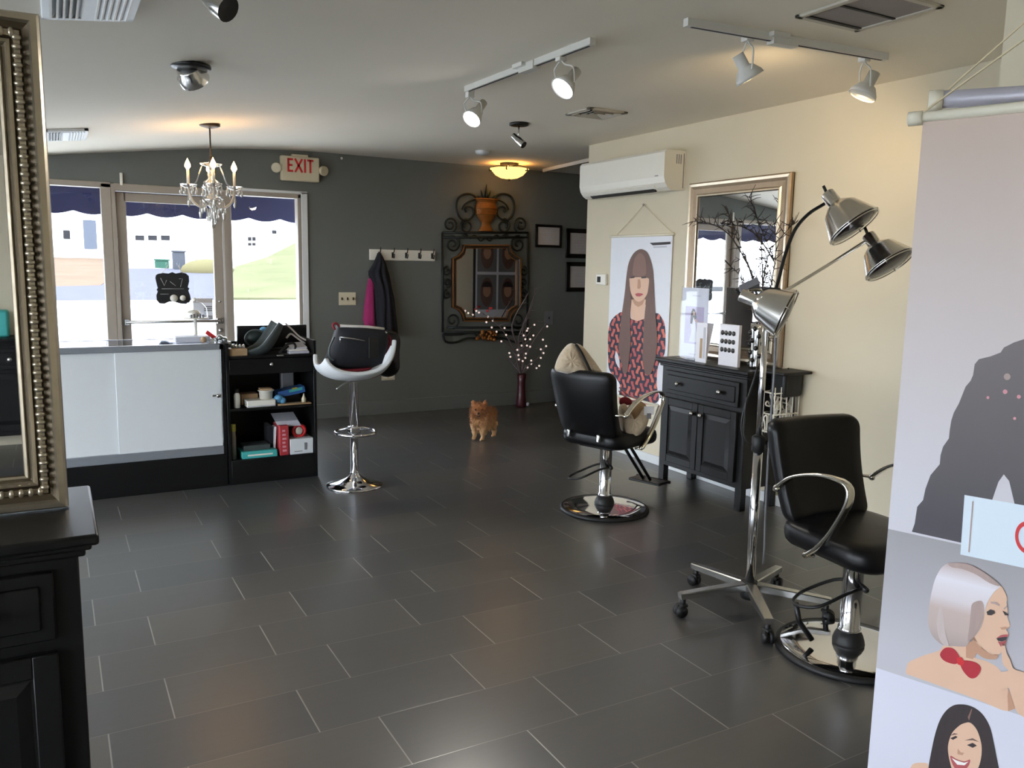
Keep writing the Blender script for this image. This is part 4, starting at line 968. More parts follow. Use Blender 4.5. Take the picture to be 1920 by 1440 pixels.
item('bottle', 'small white bottle with black cap on the middle shelf', 'bottle', lambda q: bottle(q,'white_plastic','black_frame',.024,.135,.014), (1.125,FYc+.07,S1))
m = MB().use('tan'); m.rbox((1.165,FYc+.14,S1),(1.29,FYc+.24,S1+.085),.006); tag(m.build('box'), 'tan box behind the white bottle on the middle shelf', 'box')
m = MB().use('white_plastic'); m.rbox((1.185,FYc+.02,S1),(1.39,FYc+.17,S1+.05),.006); m.use('paper_grey'); m.rbox((1.188,FYc+.018,S1+.005),(1.387,FYc+.03,S1+.012),.002,1); tag(m.build('box'), 'flat white box under the bowl on the middle shelf', 'box')
m = MB().use('white_plastic'); m.lathe([(0,0),(.045,0),(.05,.055),(.058,.058),(.058,.066),(.044,.066),(.04,.01),(0,.01)], (1.335,FYc+.09,S1+.05), n=20, cap=False); tag(m.build('bowl'), 'white bowl stacked on the flat white box of the middle shelf', 'bowl')
m = MB().use('tan'); m.rbox((1.29,FYc+.05,S1+.117),(1.375,FYc+.13,S1+.13),.004); tag(m.build('notepad'), 'small tan pad lying across the white bowl', 'notepad')
m = MB().use('blue_light'); m.ball((1.422,FYc+.07,S1+.045),.036,10,(1,.9,.9)); m.ball((1.45,FYc+.06,S1+.03),.026,8); tag(m.build('sponge'), 'light blue rounded sponge right of the white box on the middle shelf', 'sponge')
m = MB().use('blue_mid'); m.obox((1.53,FYc+.17,S1+.085),(.10,0,.018),(0,.06,0),(-.004,0,.022)); m.use('teal'); m.obox((1.56,FYc+.105,S1+.10),(.05,0,.008),(0,.002,0),(0,0,.01)); m.use('yellow_green'); m.obox((1.55,FYc+.104,S1+.112),(.02,0,.003),(0,.003,0),(0,0,.006)); m.use('black_frame'); m.box((1.45,FYc+.14,S1),(1.6,FYc+.23,S1+.06)); tag(m.build('packet'), 'blue and green packet on the right of the middle shelf', 'packet')
m = MB().use('tan'); m.rbox((1.405,FYc+.02,S1),(1.655,FYc+.09,S1+.012),.003,1); tag(m.build('ruler_tray'), 'thin tan tray at the front edge of the middle shelf', 'tray')
m = MB().use('ivory_plastic'); m.lathe([(.016,0),(.018,.025),(.006,.05),(.004,.065),(0,.067)], (1.605,FYc+.05,S1+.012), n=12); tag(m.build('perfume_bottle'), 'tiny cream pointed bottle on the thin tan tray', 'bottle')
m = MB().use('grey_plastic'); m.rbox((1.50,FYc+.30,S1),(1.60,FYc+.36,S1+.22),.01); tag(m.build('card_reader'), 'grey upright device at the back of the middle shelf', 'device')
item('spray_can', 'grey spray can with yellow cap on the left of the bottom shelf', 'spray can', lambda q: bottle(q,'grey_can','yellow_green',.022,.26,.019), (1.085,FYc+.05,S2))
m = MB().use('teal'); m.rbox((1.14,FYc+.02,S2),(1.395,FYc+.2,S2+.052),.004); m.use('white_plastic'); m.box((1.18,FYc+.0185,S2+.018),(1.36,FYc+.021,S2+.03)); tag(m.build('box'), 'flat teal box lying on the bottom shelf', 'box')
m = MB().use('grey_green'); m.rbox((1.16,FYc+.05,S2+.052),(1.35,FYc+.2,S2+.09),.004); tag(m.build('book'), 'dark grey book on top of the teal box', 'book')
m = MB().use('navy_cloth'); m.obox((1.372,FYc+.2,S2+.11),(.012,0,.0),(0,.1,0),(.0,0,.10)); m.use('white_lam'); m.obox((1.392,FYc+.12,S2+.125),(.007,0,0),(0,.04,0),(.006,0,.085)); tag(m.build('binder'), 'dark binder with white spine standing left of the red box', 'binder') 
m = MB().use('red_box'); m.rbox((1.412,FYc+.02,S2),(1.482,FYc+.22,S2+.225),.006)
m.use('rose_print')
for k in range(6): m.box((1.432,FYc+.0185,S2+.03+.03*k),(1.462-.004*(k%3),FYc+.021,S2+.045+.03*k))
tag(m.build('box'), 'upright red box standing on the bottom shelf', 'box')
m = MB().use('paper_grey'); m.obox((1.49,FYc+.14,S2+.25),(.085,0,0),(0,.07,.02),(-.012,0,.022)); tag(m.build('box'), 'pale grey carton lying on top of the red box', 'box')
m = MB().use('white_lam'); m.rbox((1.488,FYc+.02,S2),(1.664,FYc+.19,S2+.118),.005); m.use('grey_plastic'); m.rbox((1.595,FYc+.017,S2+.03),(1.615,FYc+.021,S2+.085),.002,1); m.box((1.52,FYc+.018,S2+.02),(1.58,FYc+.021,S2+.025)); tag(m.build('box'), 'white box with grey mark right of the red box on the bottom shelf', 'box')
m = MB().use('red_ink'); R2 = .045; c = V((1.575,FYc+.09,S2+.165)); m.tube([c+V((R2*cos(a),.0,R2*sin(a))) for a in [2*pi*k/16 for k in range(16)]], .013, 8, closed=True); m.use('white_plastic'); m.ball(c,.03,10,(1,.4,1)); tag(m.build('tape_roll'), 'red and white tape roll on top of the marked white box', 'tape roll')
# on the desk
yb = FYc+.38
t = thing('monitor', 'black flat monitor standing at the back of the black desk unit', 'monitor', (0,0,0))
a, b = onY(444,611,yb), onY(575,608,yb)
m = MB().use('screen_black'); m.rbox((a.x,yb,TP+.03),(b.x,yb+.03,a.z),.006); m.build('screen', None, t)
m = MB().use('black_rubber'); m.rbox((a.x+.01,yb-.004,a.z-.02),(b.x-.01,yb,a.z-.006),.002,1); m.rbox(((a.x+b.x)/2-.09,yb-.05,TP),((a.x+b.x)/2+.09,yb+.06,TP+.012),.004,1); m.rbox(((a.x+b.x)/2-.03,yb+.02,TP),((a.x+b.x)/2+.03,yb+.04,TP+.15),.004,1); m.build('stand', None, t)
# curved grey shampoo tray
t = thing('shampoo_tray', 'dark grey curved plastic neck tray leaning on the black desk', 'tray', (0,0,0))
m = MB().use('grey_green'); cl = [(455,664),(472,660),(490,650),(506,630),(522,606)]; yc = FYc+.13
cp_ = spline([onY(x,y,yc) for x, y in cl],5); n = 12; vs = []; fs = []
for i, p in enumerate(cp_):
    d = (cp_[min(i+1,len(cp_)-1)]-cp_[max(i-1,0)]).normalized(); nrm = V((-d.z,0,d.x)); w = .075+.05*(i/len(cp_)); dep = .035+.05*sin(pi*min(1,i/len(cp_)*.9))
    for j in range(n+1):
        a_ = pi*(j/n); vs.append(p + V((0,-cos(a_)*w,0)) - nrm*(sin(a_)*dep) + nrm*.03)
for i in range(len(cp_)-1):
    for j in range(n): fs.append((i*(n+1)+j,i*(n+1)+j+1,(i+1)*(n+1)+j+1,(i+1)*(n+1)+j))
m._add(vs, fs, True); o = m.build('tray_shell', None, t); md = o.modifiers.new('thick','SOLIDIFY'); md.thickness = .012; md.offset = 0
p = onY(478,634,FYc+.315); m = MB().use('dark_green'); m.ball((p.x,FYc+.315,p.z),.075,18,(1,.6,.85)); m.use('grey_green'); m.tube([(p.x+.077*cos(a_),FYc+.285,p.z+.064*sin(a_)) for a_ in [2*pi*k/24 for k in range(24)]], .008, 6, closed=True); tag(m.build('bowl'), 'dark green round bowl tilted behind the curved grey tray', 'bowl')
p = onY(494,619,FYc+.34); m = MB().use('blue_light'); m.ball((p.x,FYc+.34,p.z),.03,10,(1,.7,.9)); tag(m.build('sponge'), 'light blue puff between the green bowl and the curved tray', 'sponge')
m = MB().use('white_cloth'); pp = [onY(x,y,FYc+.2) for x, y in ((535,606),(548,618),(560,630),(572,637),(584,641))]; m.tube(spline([V((q.x,FYc+.2,q.z)) for q in pp],5), .011, 8, flat=.6); m.tube(spline([V((onY(x,y,FYc+.22).x,FYc+.22,onY(x,y,FYc+.22).z)) for x, y in ((537,634),(545,626),(555,632),(566,640),(575,645))],5), .008, 6); tag(m.build('cable'), 'thick white cable looping over the right end of the black desk', 'cable')
m = MB().use('paper_grey'); m.rbox((1.50,FYc+.04,TP),(1.65,FYc+.25,TP+.02),.003,1); m.use('white_plastic'); m.rbox((1.505,FYc+.06,TP+.02),(1.645,FYc+.25,TP+.03),.003,1); m.use('paper_grey'); m.obox((1.585,FYc+.17,TP+.045),(.062,0,.003),(0,.08,.012),(0,0,.008)); tag(m.build('paper_pad'), 'grey and white pads stacked at the right end of the black desk', 'papers')
m = MB().use('black_rubber'); c = [(523,668),(530,655),(540,646),(552,644),(556,652),(550,664),(540,668),(532,662),(545,650)]
m.tube(spline([V((onY(x,y,FYc+.06).x,FYc+.06+.008*i,max(TP+.012,onY(x,y,FYc+.06).z))) for i, (x,y) in enumerate(c)],5), .009, 6); tag(m.build('cable'), 'coiled black cord in front of the paper pads on the black desk', 'cable')
m = MB().use('tan'); m.rbox((1.075,FYc+.03,TP),(1.2,FYc+.16,TP+.05),.004); tag(m.build('box'), 'olive brown box at the left end of the black desk', 'box')
def soft(pts, n=4): return [(p.x, p.y) for p in spline([V((x,y,0)) for x, y in pts], n, True)]
# ---------------------------------------------------------------- hydraulic styling chairs
def styling_chair(label, loc, rz, arm, lev):
    t = thing('styling_chair', label, 'salon chair', loc, rz, 'black hydraulic styling chairs')
    m = MB().use('black_rubber'); m.lathe([(0,.0),(.292,.0),(.298,.006),(.296,.018),(.284,.026),(.27,.024)], n=56, cap=False); m.build('base_rim', None, t)
    m = MB().use('chrome'); m.lathe([(.284,.018),(.274,.026),(.20,.031),(.12,.035),(.07,.040),(0,.041)], n=56, cap=False); m.build('base', None, t)
    m = MB().use('black_rubber'); m.lathe([(.066,.036),(.068,.05),(.060,.075),(.046,.10)], n=10); m.build('boot', None, t)
    m = MB().use('chrome'); m.lathe([(.047,.098),(.047,.112),(.041,.118),(.041,.41),(.05,.415),(.05,.45)], n=28); m.build('column', None, t)
    m = MB().use('black_metal'); m.rbox((-.13,-.13,.438),(.13,.13,.462),.006,1); m.build('seat_plate', None, t)
    m = MB().use('black_vinyl')
    def sf(x, y, z):
        d = (z)/.5; return (x, z+.03, .508 + y + (.012 if y > 0 else 0)*(1-(x/.26)**2) - (.03*max(0,d-.25)*4*max(0,d-.25) if True else 0))
    m.cushion(.245,.255,.50,.10,.098,sf); s = m.build('seat', None, t)
    m = MB().use('black_vinyl'); m.tube([sf(.2485*cos(a)*1.0 if abs(cos(a))>.2 else .2485*cos(a), .0, .245*sin(a)) for a in [2*pi*k/40 for k in range(40)]], .006, 6, closed=True) if False else m.rbox((-.10,-.1,.452),(.10,.2,.462),.004); m.build('under_pad', None, s)
    def bf(x, y, z):
        zz_ = z+.22; yy = -.185 - .30*zz_*.8 - .05*zz_ + .55*x*x - y - .02*sin(pi*min(1,max(0,zz_/.47)))
        return (x, yy, .53+zz_)
    m = MB().use('black_vinyl'); m.cushion(.222,.25,.44,.055,.085,bf); b = m.build('backrest', None, t)
    for sgn in (-1,1):
        m = MB().use('chrome'); x = sgn*.12; m.tube(spline([(x,-.10,.50),(x,-.165,.51),(x,-.20,.54),(x,-.235,.60)],5), .013, 8); m.rbox((x-.013,-.262,.512),(x+.013,-.19,.565),.008); m.build('back_bracket', None, t)
        c = [(-.19,.695),(-.15,.73),(-.10,.765),(-.04,.79),(.02,.807),(.08,.817),(.14,.819),(.185,.812),(.207,.795),(.212,.767),(.203,.73),(.185,.695),(.155,.64),(.115,.58),(.06,.515),(.0,.465)]
        m = MB().use(arm); p = [V((sgn*(.275+.01*sin(pi*i/15)), y, z)) for i, (y, z) in enumerate(c)]
        p = spline(p,3); n = len(p); vs = []; fs = []
        for i, q in enumerate(p):
            d = (p[min(i+1,n-1)]-p[max(i-1,0)]).normalized(); nn = V((0,-d.z,d.y)); w = .019; th = .0075
            vs += [q+V((w,0,0))+nn*th*.5, q+V((w*.6,0,0))+nn*th, q+V((-w*.6,0,0))+nn*th, q+V((-w,0,0))+nn*th*.5, q+V((-w,0,0))-nn*th*.6, q+V((w,0,0))-nn*th*.6]
        fs = [(i*6+k,i*6+(k+1)%6,(i+1)*6+(k+1)%6,(i+1)*6+k) for i in range(n-1) for k in range(6)] + [tuple(range(6))[::-1], tuple((n-1)*6+k for k in range(6))]
        m._add(vs, fs, True); m.ball(p[0], .016, 10); m.ball(p[-1], .014, 10)
        m.tube([p[0], V((sgn*.23,-.235,.70))], .008, 8); m.tube([p[-1], V((sgn*.23,-.0,.455))], .008, 8); m.build('armrest', None, t)
    m = MB(Matrix.Rotation(lev,4,'Z')).use('black_metal')   # pump lever behind the column
    m.tube(spline([(-.045,.02,.30),(-.075,-.05,.29),(-.085,-.17,.235),(-.03,-.235,.215),(.03,-.235,.215),(.085,-.17,.235),(.075,-.05,.29),(.045,.02,.30)],4), .0075, 7); m.cyl((-.065,.03,.30),(.065,.03,.30),.012); stalk = [m.tube([(0,-.235,.215),(.0,-.215,.13),(.01,-.16,.055)], .012, 8)] if lev > 0 else 0; m.build('pump_lever', None, t)
    m = MB().use('black_metal')   # footrest in front
    m.tube([(-.03,.18,.46),(-.03,.50,.12)], .011, 8); m.tube([(.03,.18,.46),(.03,.50,.12)], .011, 8); m.rbox((-.13,.46,.095),(.13,.58,.113),.005,1); m.tube([(-.14,.585,.105),(.14,.585,.105)], .012, 8); m.build('footrest', None, t)
    return t
styling_chair('black styling chair seen from behind with fleece jacket over its back, by the wall poster', (3.16,4.35,0), radians(-72), 'cream_chrome', radians(-47))
styling_chair('black styling chair with curved chrome arms facing the room beside the hanging banner', (2.885,2.18,0), radians(-185), 'cream_chrome', radians(66))

# fleece jacket and beige bag on the far chair: padded shapes with real thickness
def puff(m, key, pts, D, th, wob=.0, lean=0.0):
    """cushion-like solid from a traced outline at camera depth D"""
    o = [atD(x, y, D) for x, y in soft(pts, 4)]; n = len(o); c = sum(o, V())/n; fw = CW[2].normalized(); vs = []; fs = []
    L = [(0,-1.0),(.35,-.97),(.65,-.85),(.88,-.55),(1,0),(.88,.55),(.65,.85),(.35,.97),(0,1.0)]
    for k, d in L:
        for i, p in enumerate(o): q = c+(p-c)*max(k,.001); vs.append(q + fw*(d*th*(1+wob*sin(i*1.3)*sin(k*6))) + fw*lean*(q.z-c.z))
    fs = [(l*n+i,l*n+(i+1)%n,(l+1)*n+(i+1)%n,(l+1)*n+i) for l in range(len(L)-1) for i in range(n)]
    m.use(key)._add(vs, fs, True); return m
DJ = depth(V((3.16,4.35,1.0))+V((-sin(radians(72))*.30, -cos(radians(72))*.30, 0)))
t = thing('fleece_jacket', 'cream fleece lined jacket draped over the back of the far black chair', 'jacket', (0,0,0))
m = puff(MB(), 'fleece', [(1041,694),(1043,678),(1052,660),(1066,645),(1079,646),(1088,662),(1097,682),(1106,703),(1085,704),(1060,700)], DJ+.02, .055, .15); m.build('hood', None, t)
m = puff(MB(), 'fleece', [(1080,645),(1093,650),(1108,668),(1124,690),(1132,703),(1118,705),(1104,690),(1092,668)], DJ+.05, .04, .1); m.build('collar', None, t)
m = MB().use('black_vinyl'); m.tube(spline([atD(x,y,DJ+dd) for x,y,dd in ((1080,646,-.01),(1090,661,-.02),(1100,681,-.025),(1110,699,-.02),(1124,704,.0))],5), .014, 8, flat=.6); m.build('seam_trim', None, t)
DB = depth(V((3.16,4.35,.65))+V((cos(radians(72))*.20+.02, -sin(radians(72))*.20, 0)))
t = thing('shoulder_bag', 'beige slouchy shoulder bag lying on the seat of the far black chair', 'bag', (0,0,0))
m = puff(MB(), 'fleece', [(1161,762),(1172,757),(1179,770),(1186,786),(1196,784),(1204,770),(1212,764),(1217,780),(1212,800),(1198,817),(1184,823),(1171,817),(1163,800),(1160,780)], DB, .055, .1); m.build('body', None, t)
m = puff(MB(), 'tan', [(1176,765),(1192,752),(1208,756),(1213,770),(1208,790),(1196,806),(1183,802),(1177,785)], DB+.045, .03); m.build('lining', None, t)
m = puff(MB(), 'dark_red_cloth', [(1162,748),(1172,744),(1183,749),(1184,758),(1173,760),(1162,758)], DB+.05, .02); m.build('inner_cloth', None, t)
for q in (((1161,726),(1172,736),(1184,744),(1200,748),(1214,744)),((1160,733),(1170,742),(1182,750),(1196,752))):
    m = MB().use('rose_print'); m.tube(spline([atD(x,y,DB+.06) for x, y in q],5), .008, 8, flat=.6); m.build('strap', None, t)
a = atD(1217,770,DB-.08); m = MB().use('paper'); m.obox(a, CW[0].normalized()*.032, V((0,0,.028)), CW[2].normalized()*.004); m.use('grey_plastic'); m.obox(a-V((0,0,.035))-CW[2].normalized()*.004, CW[0].normalized()*.014, V((0,0,.018)), CW[2].normalized()*.003); m.build('price_tag', None, t)

# ---------------------------------------------------------------- bar stool with bags
sp = V((1.853,5.64,0)); t = thing('bar_stool', 'white bucket seat bar stool on a chrome pedestal beside the black shelf unit', 'bar stool', sp)
m = MB().use('chrome'); m.lathe([(0,0),(.205,0),(.207,.006),(.20,.014),(.12,.032),(.06,.06),(.035,.085),(.03,.10)], n=44); m.build('base', None, t)
m = MB().use('chrome'); m.lathe([(.028,.09),(.028,.46),(.034,.47),(.034,.76),(.045,.77),(.05,.80)], n=24); m.build('column', None, t)
m = MB().use('chrome'); rx = -.02; m.tube([(rx+.14*cos(a),-.09+.15*sin(a),.415) for a in [2*pi*k/36 for k in range(36)]], .0115, 8, closed=True); m.rbox((-.04,-.04,.39),(.04,.04,.44),.01); m.build('foot_ring', None, t)
m = MB().use('chrome'); m.tube(spline([(0,-.02,.78),(-.08,-.03,.76),(-.14,-.04,.725)],4), .006, 8); m.build('height_lever', None, t)
prof = [(-.245,.905),(-.235,.875),(-.20,.845),(-.14,.822),(-.06,.812),(.02,.812),(.10,.825),(.17,.855),(.22,.905),(.25,.96),(.268,1.02)]
m = MB().use('white_lam'); pr_ = spline([V((x,0,z)) for x, z in prof],3); n = 14; vs = []; fs = []; Np = len(pr_)
for i, p in enumerate(pr_):
    s_ = i/(Np-1); hw = .20*sin(pi*(.14+.72*s_))**.5
    for j in range(n+1):
        v_ = -1+2*j/n; vs.append((p.x*(1-.10*v_*v_), hw*v_, p.z+.035*v_**4 + (.02*v_*v_)))
fs = [(i*(n+1)+j,i*(n+1)+j+1,(i+1)*(n+1)+j+1,(i+1)*(n+1)+j) for i in range(Np-1) for j in range(n)]
m._add(vs, fs, True); o = m.build('seat', None, t); md = o.modifiers.new('thick','SOLIDIFY'); md.thickness = .032; md.offset = 1
md2 = o.modifiers.new('bev','BEVEL'); md2.width = .012; md2.segments = 2; md2.limit_method = 'ANGLE'
m = MB().use('dark_red_cloth'); m.cushion(.15,.15,.28,.10,.02,lambda x,y,z: (x-.03, z, .862+y+.6*x*x), 5); m.build('seat_pad', None, t)
by = 5.60
def bpx(x, y, Y=by): p = onY(x, y, Y); return p
t = thing('tote_bag', 'navy black tote bag with white top trim sitting on the white bar stool', 'bag', (0,0,0))
def slab(m, pts, y0, y1, bulge=.0):
    m.prism([V((p.x,y0,p.z)) for p in pts], (0,y1-y0,0))
q4 = [bpx(*c) for c in ((608,684),(640,690),(690,690),(712,680),(722,650),(724,622),(716,616),(670,612),(634,611),(625,640))]
m = MB().use('bag_black'); vs = []; fs = []; N = len(q4); ctr = sum(q4, V())/N
for lay, (k, dy) in enumerate(((.0,-.105),(.55,-.10),(.85,-.085),(1,-.05),(1,.05),(.85,.085),(.55,.10),(0,.105))): vs += [V((ctr.x+(p.x-ctr.x)*k, by+dy, ctr.z+(p.z-ctr.z)*k)) for p in q4]
fs = [(l*N+i,l*N+(i+1)%N,(l+1)*N+(i+1)%N,(l+1)*N+i) for l in range(7) for i in range(N)]
m._add(vs, fs, True); m.build('body', None, t)
m = MB().use('white_cloth'); m.tube([bpx(x,y,by-.055) for x, y in ((638,611),(660,612),(690,613),(720,617))], .013, 8, flat=.8); m.tube([bpx(x,y,by-.06) for x, y in ((724,622),(719,634),(714,644))], .014, 8, flat=.7); m.build('top_trim', None, t)
m = MB().use('brushed'); m.tube([bpx(x,y,by-.112) for x, y in ((638,632),(660,635),(684,639))], .0055, 6); m.tube([bpx(638,632,by-.114), bpx(638,642,by-.114)], .005, 6); m.build('zipper', None, t)
m = MB().use('dark_red_cloth'); m.tube(spline([bpx(x,y,by-.06) for x, y in ((628,618),(624,609),(630,606),(636,612))],5), .013, 8, flat=.6); m.tube(spline([bpx(x,y,by-.02) for x, y in ((708,675),(722,660),(731,640),(727,628))],5), .022, 8, flat=.5); m.build('strap', None, t)
m = MB().use('grey_green'); m.tube(spline([bpx(x,y,by-.10) for x, y in ((627,632),(618,652),(618,668),(626,676))],5), .007, 6); m.build('side_strap', None, t); m = MB().use('black_rubber'); m.rbox(bpx(692,672,by-.11), bpx(708,632,by-.092), .004, 1); m.build('badge', None, t)
t = thing('backpack', 'black backpack with dark red edging hanging behind the white bar stool seat', 'backpack', (0,0,0))
yb2 = 5.95
m = MB().use('black_vinyl'); c_ = bpx(722,668,yb2); m.cushion(.095,.12,.36,.09,.16,lambda x,y,z: (c_.x+x+.10*max(0,-z), yb2+y, c_.z+.02+z), 5); m.build('body', None, t)
m = MB().use('dark_red_cloth'); m.tube(spline([bpx(x,y,yb2-.09) for x, y in ((683,708),(700,706),(714,699),(718,690))],5), .018, 8, flat=.6); m.tube(spline([bpx(x,y,yb2-.07) for x, y in ((728,640),(735,655),(738,668))],5), .012, 8); m.build('edging', None, t)

# ---------------------------------------------------------------- lamp stand
LB = V((2.826,2.698,0)); t = thing('lamp_stand', 'chrome three-headed heat lamp on a five-leg rolling stand in front of the dresser', 'heat lamp', LB)
lc = lambda p: p - LB
m = MB().use('black_rubber'); m.lathe([(0,.06),(.04,.06),(.045,.075),(.045,.13),(.03,.14)], n=20); m.build('hub', None, t)
for k in range(5):
    a = radians(94+72*k); u = V((cos(a),sin(a),0)); w = V((-sin(a),cos(a),0)); Lg = .365
    m = MB().use('brushed')
    A = u*.035+V((0,0,.125)); B = u*Lg+V((0,0,.105)); h0, h1 = .022, .017
    vs = []
    for P, hh_, ww in ((A,h0,.026),(B,h1,.020)): vs += [P+w*ww+V((0,0,hh_*.4)), P+w*ww*.8+V((0,0,hh_*.6)), P-w*ww*.8+V((0,0,hh_*.6)), P-w*ww+V((0,0,hh_*.4)), P-w*ww-V((0,0,hh_)), P+w*ww-V((0,0,hh_))]
    m._add(vs, [(j,(j+1)%6,6+(j+1)%6,6+j) for j in range(6)] + [tuple(range(6))[::-1], tuple(range(6,12))])
    lg = m.build('leg', None, t)
    m = MB().use('black_rubber'); q = u*(Lg-.02); m.cyl(q+V((0,0,.04)), q+V((0,0,.095)), .012)
    for s_ in (-1,1): m.cyl(q+u*.012+w*s_*.006+V((0,0,.028)), q+u*.012+w*s_*.022+V((0,0,.028)), .028, n=18)
    m.rbox(q+V((-.018,-.018,.045)), q+V((.018,.018,.062)), .006); m.build('caster', None, lg)
m = MB().use('chrome'); m.cyl((0,0,.11), (0,0,.80), .022, n=20); m.build('lower_pole', None, t)
m = MB().use('chrome'); m.cyl((0,0,.78), (0,0,1.46), .0145, n=20); m.build('upper_pole', None, t)
m = MB().use('black_rubber'); m.lathe([(.024,.77),(.031,.775),(.031,.84),(.02,.85)], n=20); m.tube([(.03,0,.81),(.075,-.02,.81)], .012, 8); m.build('clamp', None, t)
m = MB().use('cream_chrome'); m.tube([(.075,-.02,.81),(.1,-.03,.845)], .006, 8); m.tube([(.075,-.02,.81),(.115,-.035,.79)], .006, 8); m.build('clamp_handle', None, t)
m = MB().use('grey_plastic'); m.tube(spline([(.035,-.03,1.32),(.04,-.03,1.1),(.036,-.03,.8),(.04,-.032,.5),(.05,-.03,.3),(.06,-.02,.22)],5), .0055, 6); m.build('cord', None, t)
m = MB().use('black_rubber'); m.tube(spline([lc(atD(x,y,depth(LB+V((0,0,1)))+.05)) for x, y in ((1420,690),(1408,730),(1396,765),(1390,800),(1395,828))],5), .005, 6); m.tube(spline([lc(atD(x,y,depth(LB+V((0,0,1)))+.03)) for x, y in ((1400,745),(1396,780),(1394,810),(1402,832),(1416,832))],5), .004, 6); m.build('switch_cord', None, t)
Dp = depth(LB+V((0,0,1.4)))
def heat_head(neck, opening, dz, r, dn=0):
    a = atD(*neck, Dp+dn); b = atD(*opening, Dp+dz); ax = (b-a).normalized(); L = (b-a).length
    m = MB().use('dull_chrome'); m.lathe([(0,-.004),(r*.22,-.004),(r*.25,0),(r*.25,L*.30),(r*.34,L*.33),(r*.52,L*.42),(r*.62,L*.48),(r*.97,L*.98),(r*1.0,L*1.0),(r*.97,L*1.0),(r*.60,L*.50),(r*.4,L*.42),(0,L*.4)], lc(a), ax, 36, False); h = m.build('lamp_head', None, t)
    m = MB().use('bulb_black'); m.lathe([(r*.2,L*.4),(r*.5,L*.6),(r*.88,L*.95),(r*.8,L*1.02),(r*.45,L*1.08),(0,L*1.10)], lc(a), ax, 24, False); m.build('bulb', None, h)
    m = MB().use('dull_chrome'); e = ax.orthogonal().normalized(); f_ = ax.cross(e)
    m.tube([lc(a)+ax*(L*1.04)+(e*cos(q)+f_*sin(q))*r*.96 for q in [2*pi*k/32 for k in range(32)]], .003, 6, closed=True)
    for k in range(4):
        q = 2*pi*k/4+.4; m.tube([lc(a)+ax*L+(e*cos(q)+f_*sin(q))*r*.98, lc(a)+ax*(L*1.07)+(e*cos(q)+f_*sin(q))*r*.9], .003, 5)
    m.build('guard_ring', None, h)
    m = MB().use('black_metal'); m.tube([lc(a)-ax*.004, lc(a)-ax*.03+V((0,0,.012))], .007, 8); m.build('switch', None, h)
    return a, ax
heat_head((1390,553), (1472,588), -.07, .116, .0)
heat_head((1551,363), (1601,424), -.06, .124)
heat_head((1628,441), (1668,496), -.06, .117)
m = MB().use('black_rubber'); m.rbox(lc(atD(1447,560,Dp))-V((.03,.03,.03)), lc(atD(1447,560,Dp))+V((.03,.03,.05)), .01); m.build('junction', None, t)
m = MB().use('black_metal'); g = lambda x, y, d=0: lc(atD(x,y,Dp+d))
m.tube(spline([g(1450,560),g(1461,520),g(1473,475),g(1490,432),g(1515,402),g(1546,382)],6), .008, 8); m.build('gooseneck', None, t)
m = MB().use('dull_chrome'); m.tube(spline([g(1455,555),g(1485,538),g(1535,508),(g(1580,480)),g(1624,452)],6), .008, 8); m.build('gooseneck', None, t)
m = MB().use('dull_chrome'); m.tube(spline([g(1445,570,.05),g(1425,545,.06),g(1402,545,.04),g(1393,554)],6), .008, 8); m.build('gooseneck', None, t)
m = MB().use('grey_plastic'); m.obox(g(1405,537,.06),(.035,-.02,.02),(.01,.01,-.01),(0,.01,.014)); m.build('hinge', None, t)

# ---------------------------------------------------------------- wall air conditioner
t = thing('air_conditioner', 'white wall air conditioner above the long-hair poster, with dark outlet slot', 'air conditioner', (RX,0,0))
ya, yb3, z0, z1, dp = 5.02, 6.17, 2.205, 2.505, .205
m = MB().use('white_plastic'); sec = [(0,z1),(-dp+.02,z1),(-dp,z1-.02),(-dp,z0+.10),(-dp+.012,z0+.055),(-dp+.04,z0+.02),(-dp+.075,z0),(0,z0+.005)]
sec = [(x,z) for x,z in sec]; m.prism([V((x,ya,z)) for x,z in sec], (0,yb3-ya,0)); m.build('casing', None, t)
m = MB().use('vent_dark'); m.obox((-dp+.052,(ya+yb3)/2+.02,z0+.010),(.014,0,-.010),(0,(yb3-ya)/2-.14,0),(.004,0,.005)); m.build('outlet_slot', None, t)
m = MB().use('white_plastic'); m.obox((-dp+.03,(ya+yb3)/2+.02,z0+.030),(.012,0,-.014),(0,(yb3-ya)/2-.12,0),(.003,0,.003)); m.build('flap', None, t)
m = MB().use('grey_plastic')
for k in range(3): m.box((-.09+.02*k,ya-.002,z1-.10),(-.083+.02*k,ya+.002,z1-.03))
m.box((-.02,ya-.002,z0+.02),(-.014,ya+.002,z1-.02)); m.build('side_marking', None, t)
m = MB().use('grey_plastic'); m.box((-dp-.001,ya+.07,z0+.105),(-dp+.002,ya+.11,z0+.112)); m.build('emblem', None, t)
p = onX(1131,524,RX); m = MB().use('white_plastic'); m.rbox((RX-.03,p.y-.075,p.z-.05),(RX,p.y+.075,p.z+.05),.008); 
m.use('vent_dark'); m.box((RX-.0315,p.y-.0,p.z-.025),(RX-.029,p.y+.05,p.z+.025)); tag(m.build('thermostat'), 'white thermostat with dark screen on the cream wall left of the long-hair poster', 'thermostat')

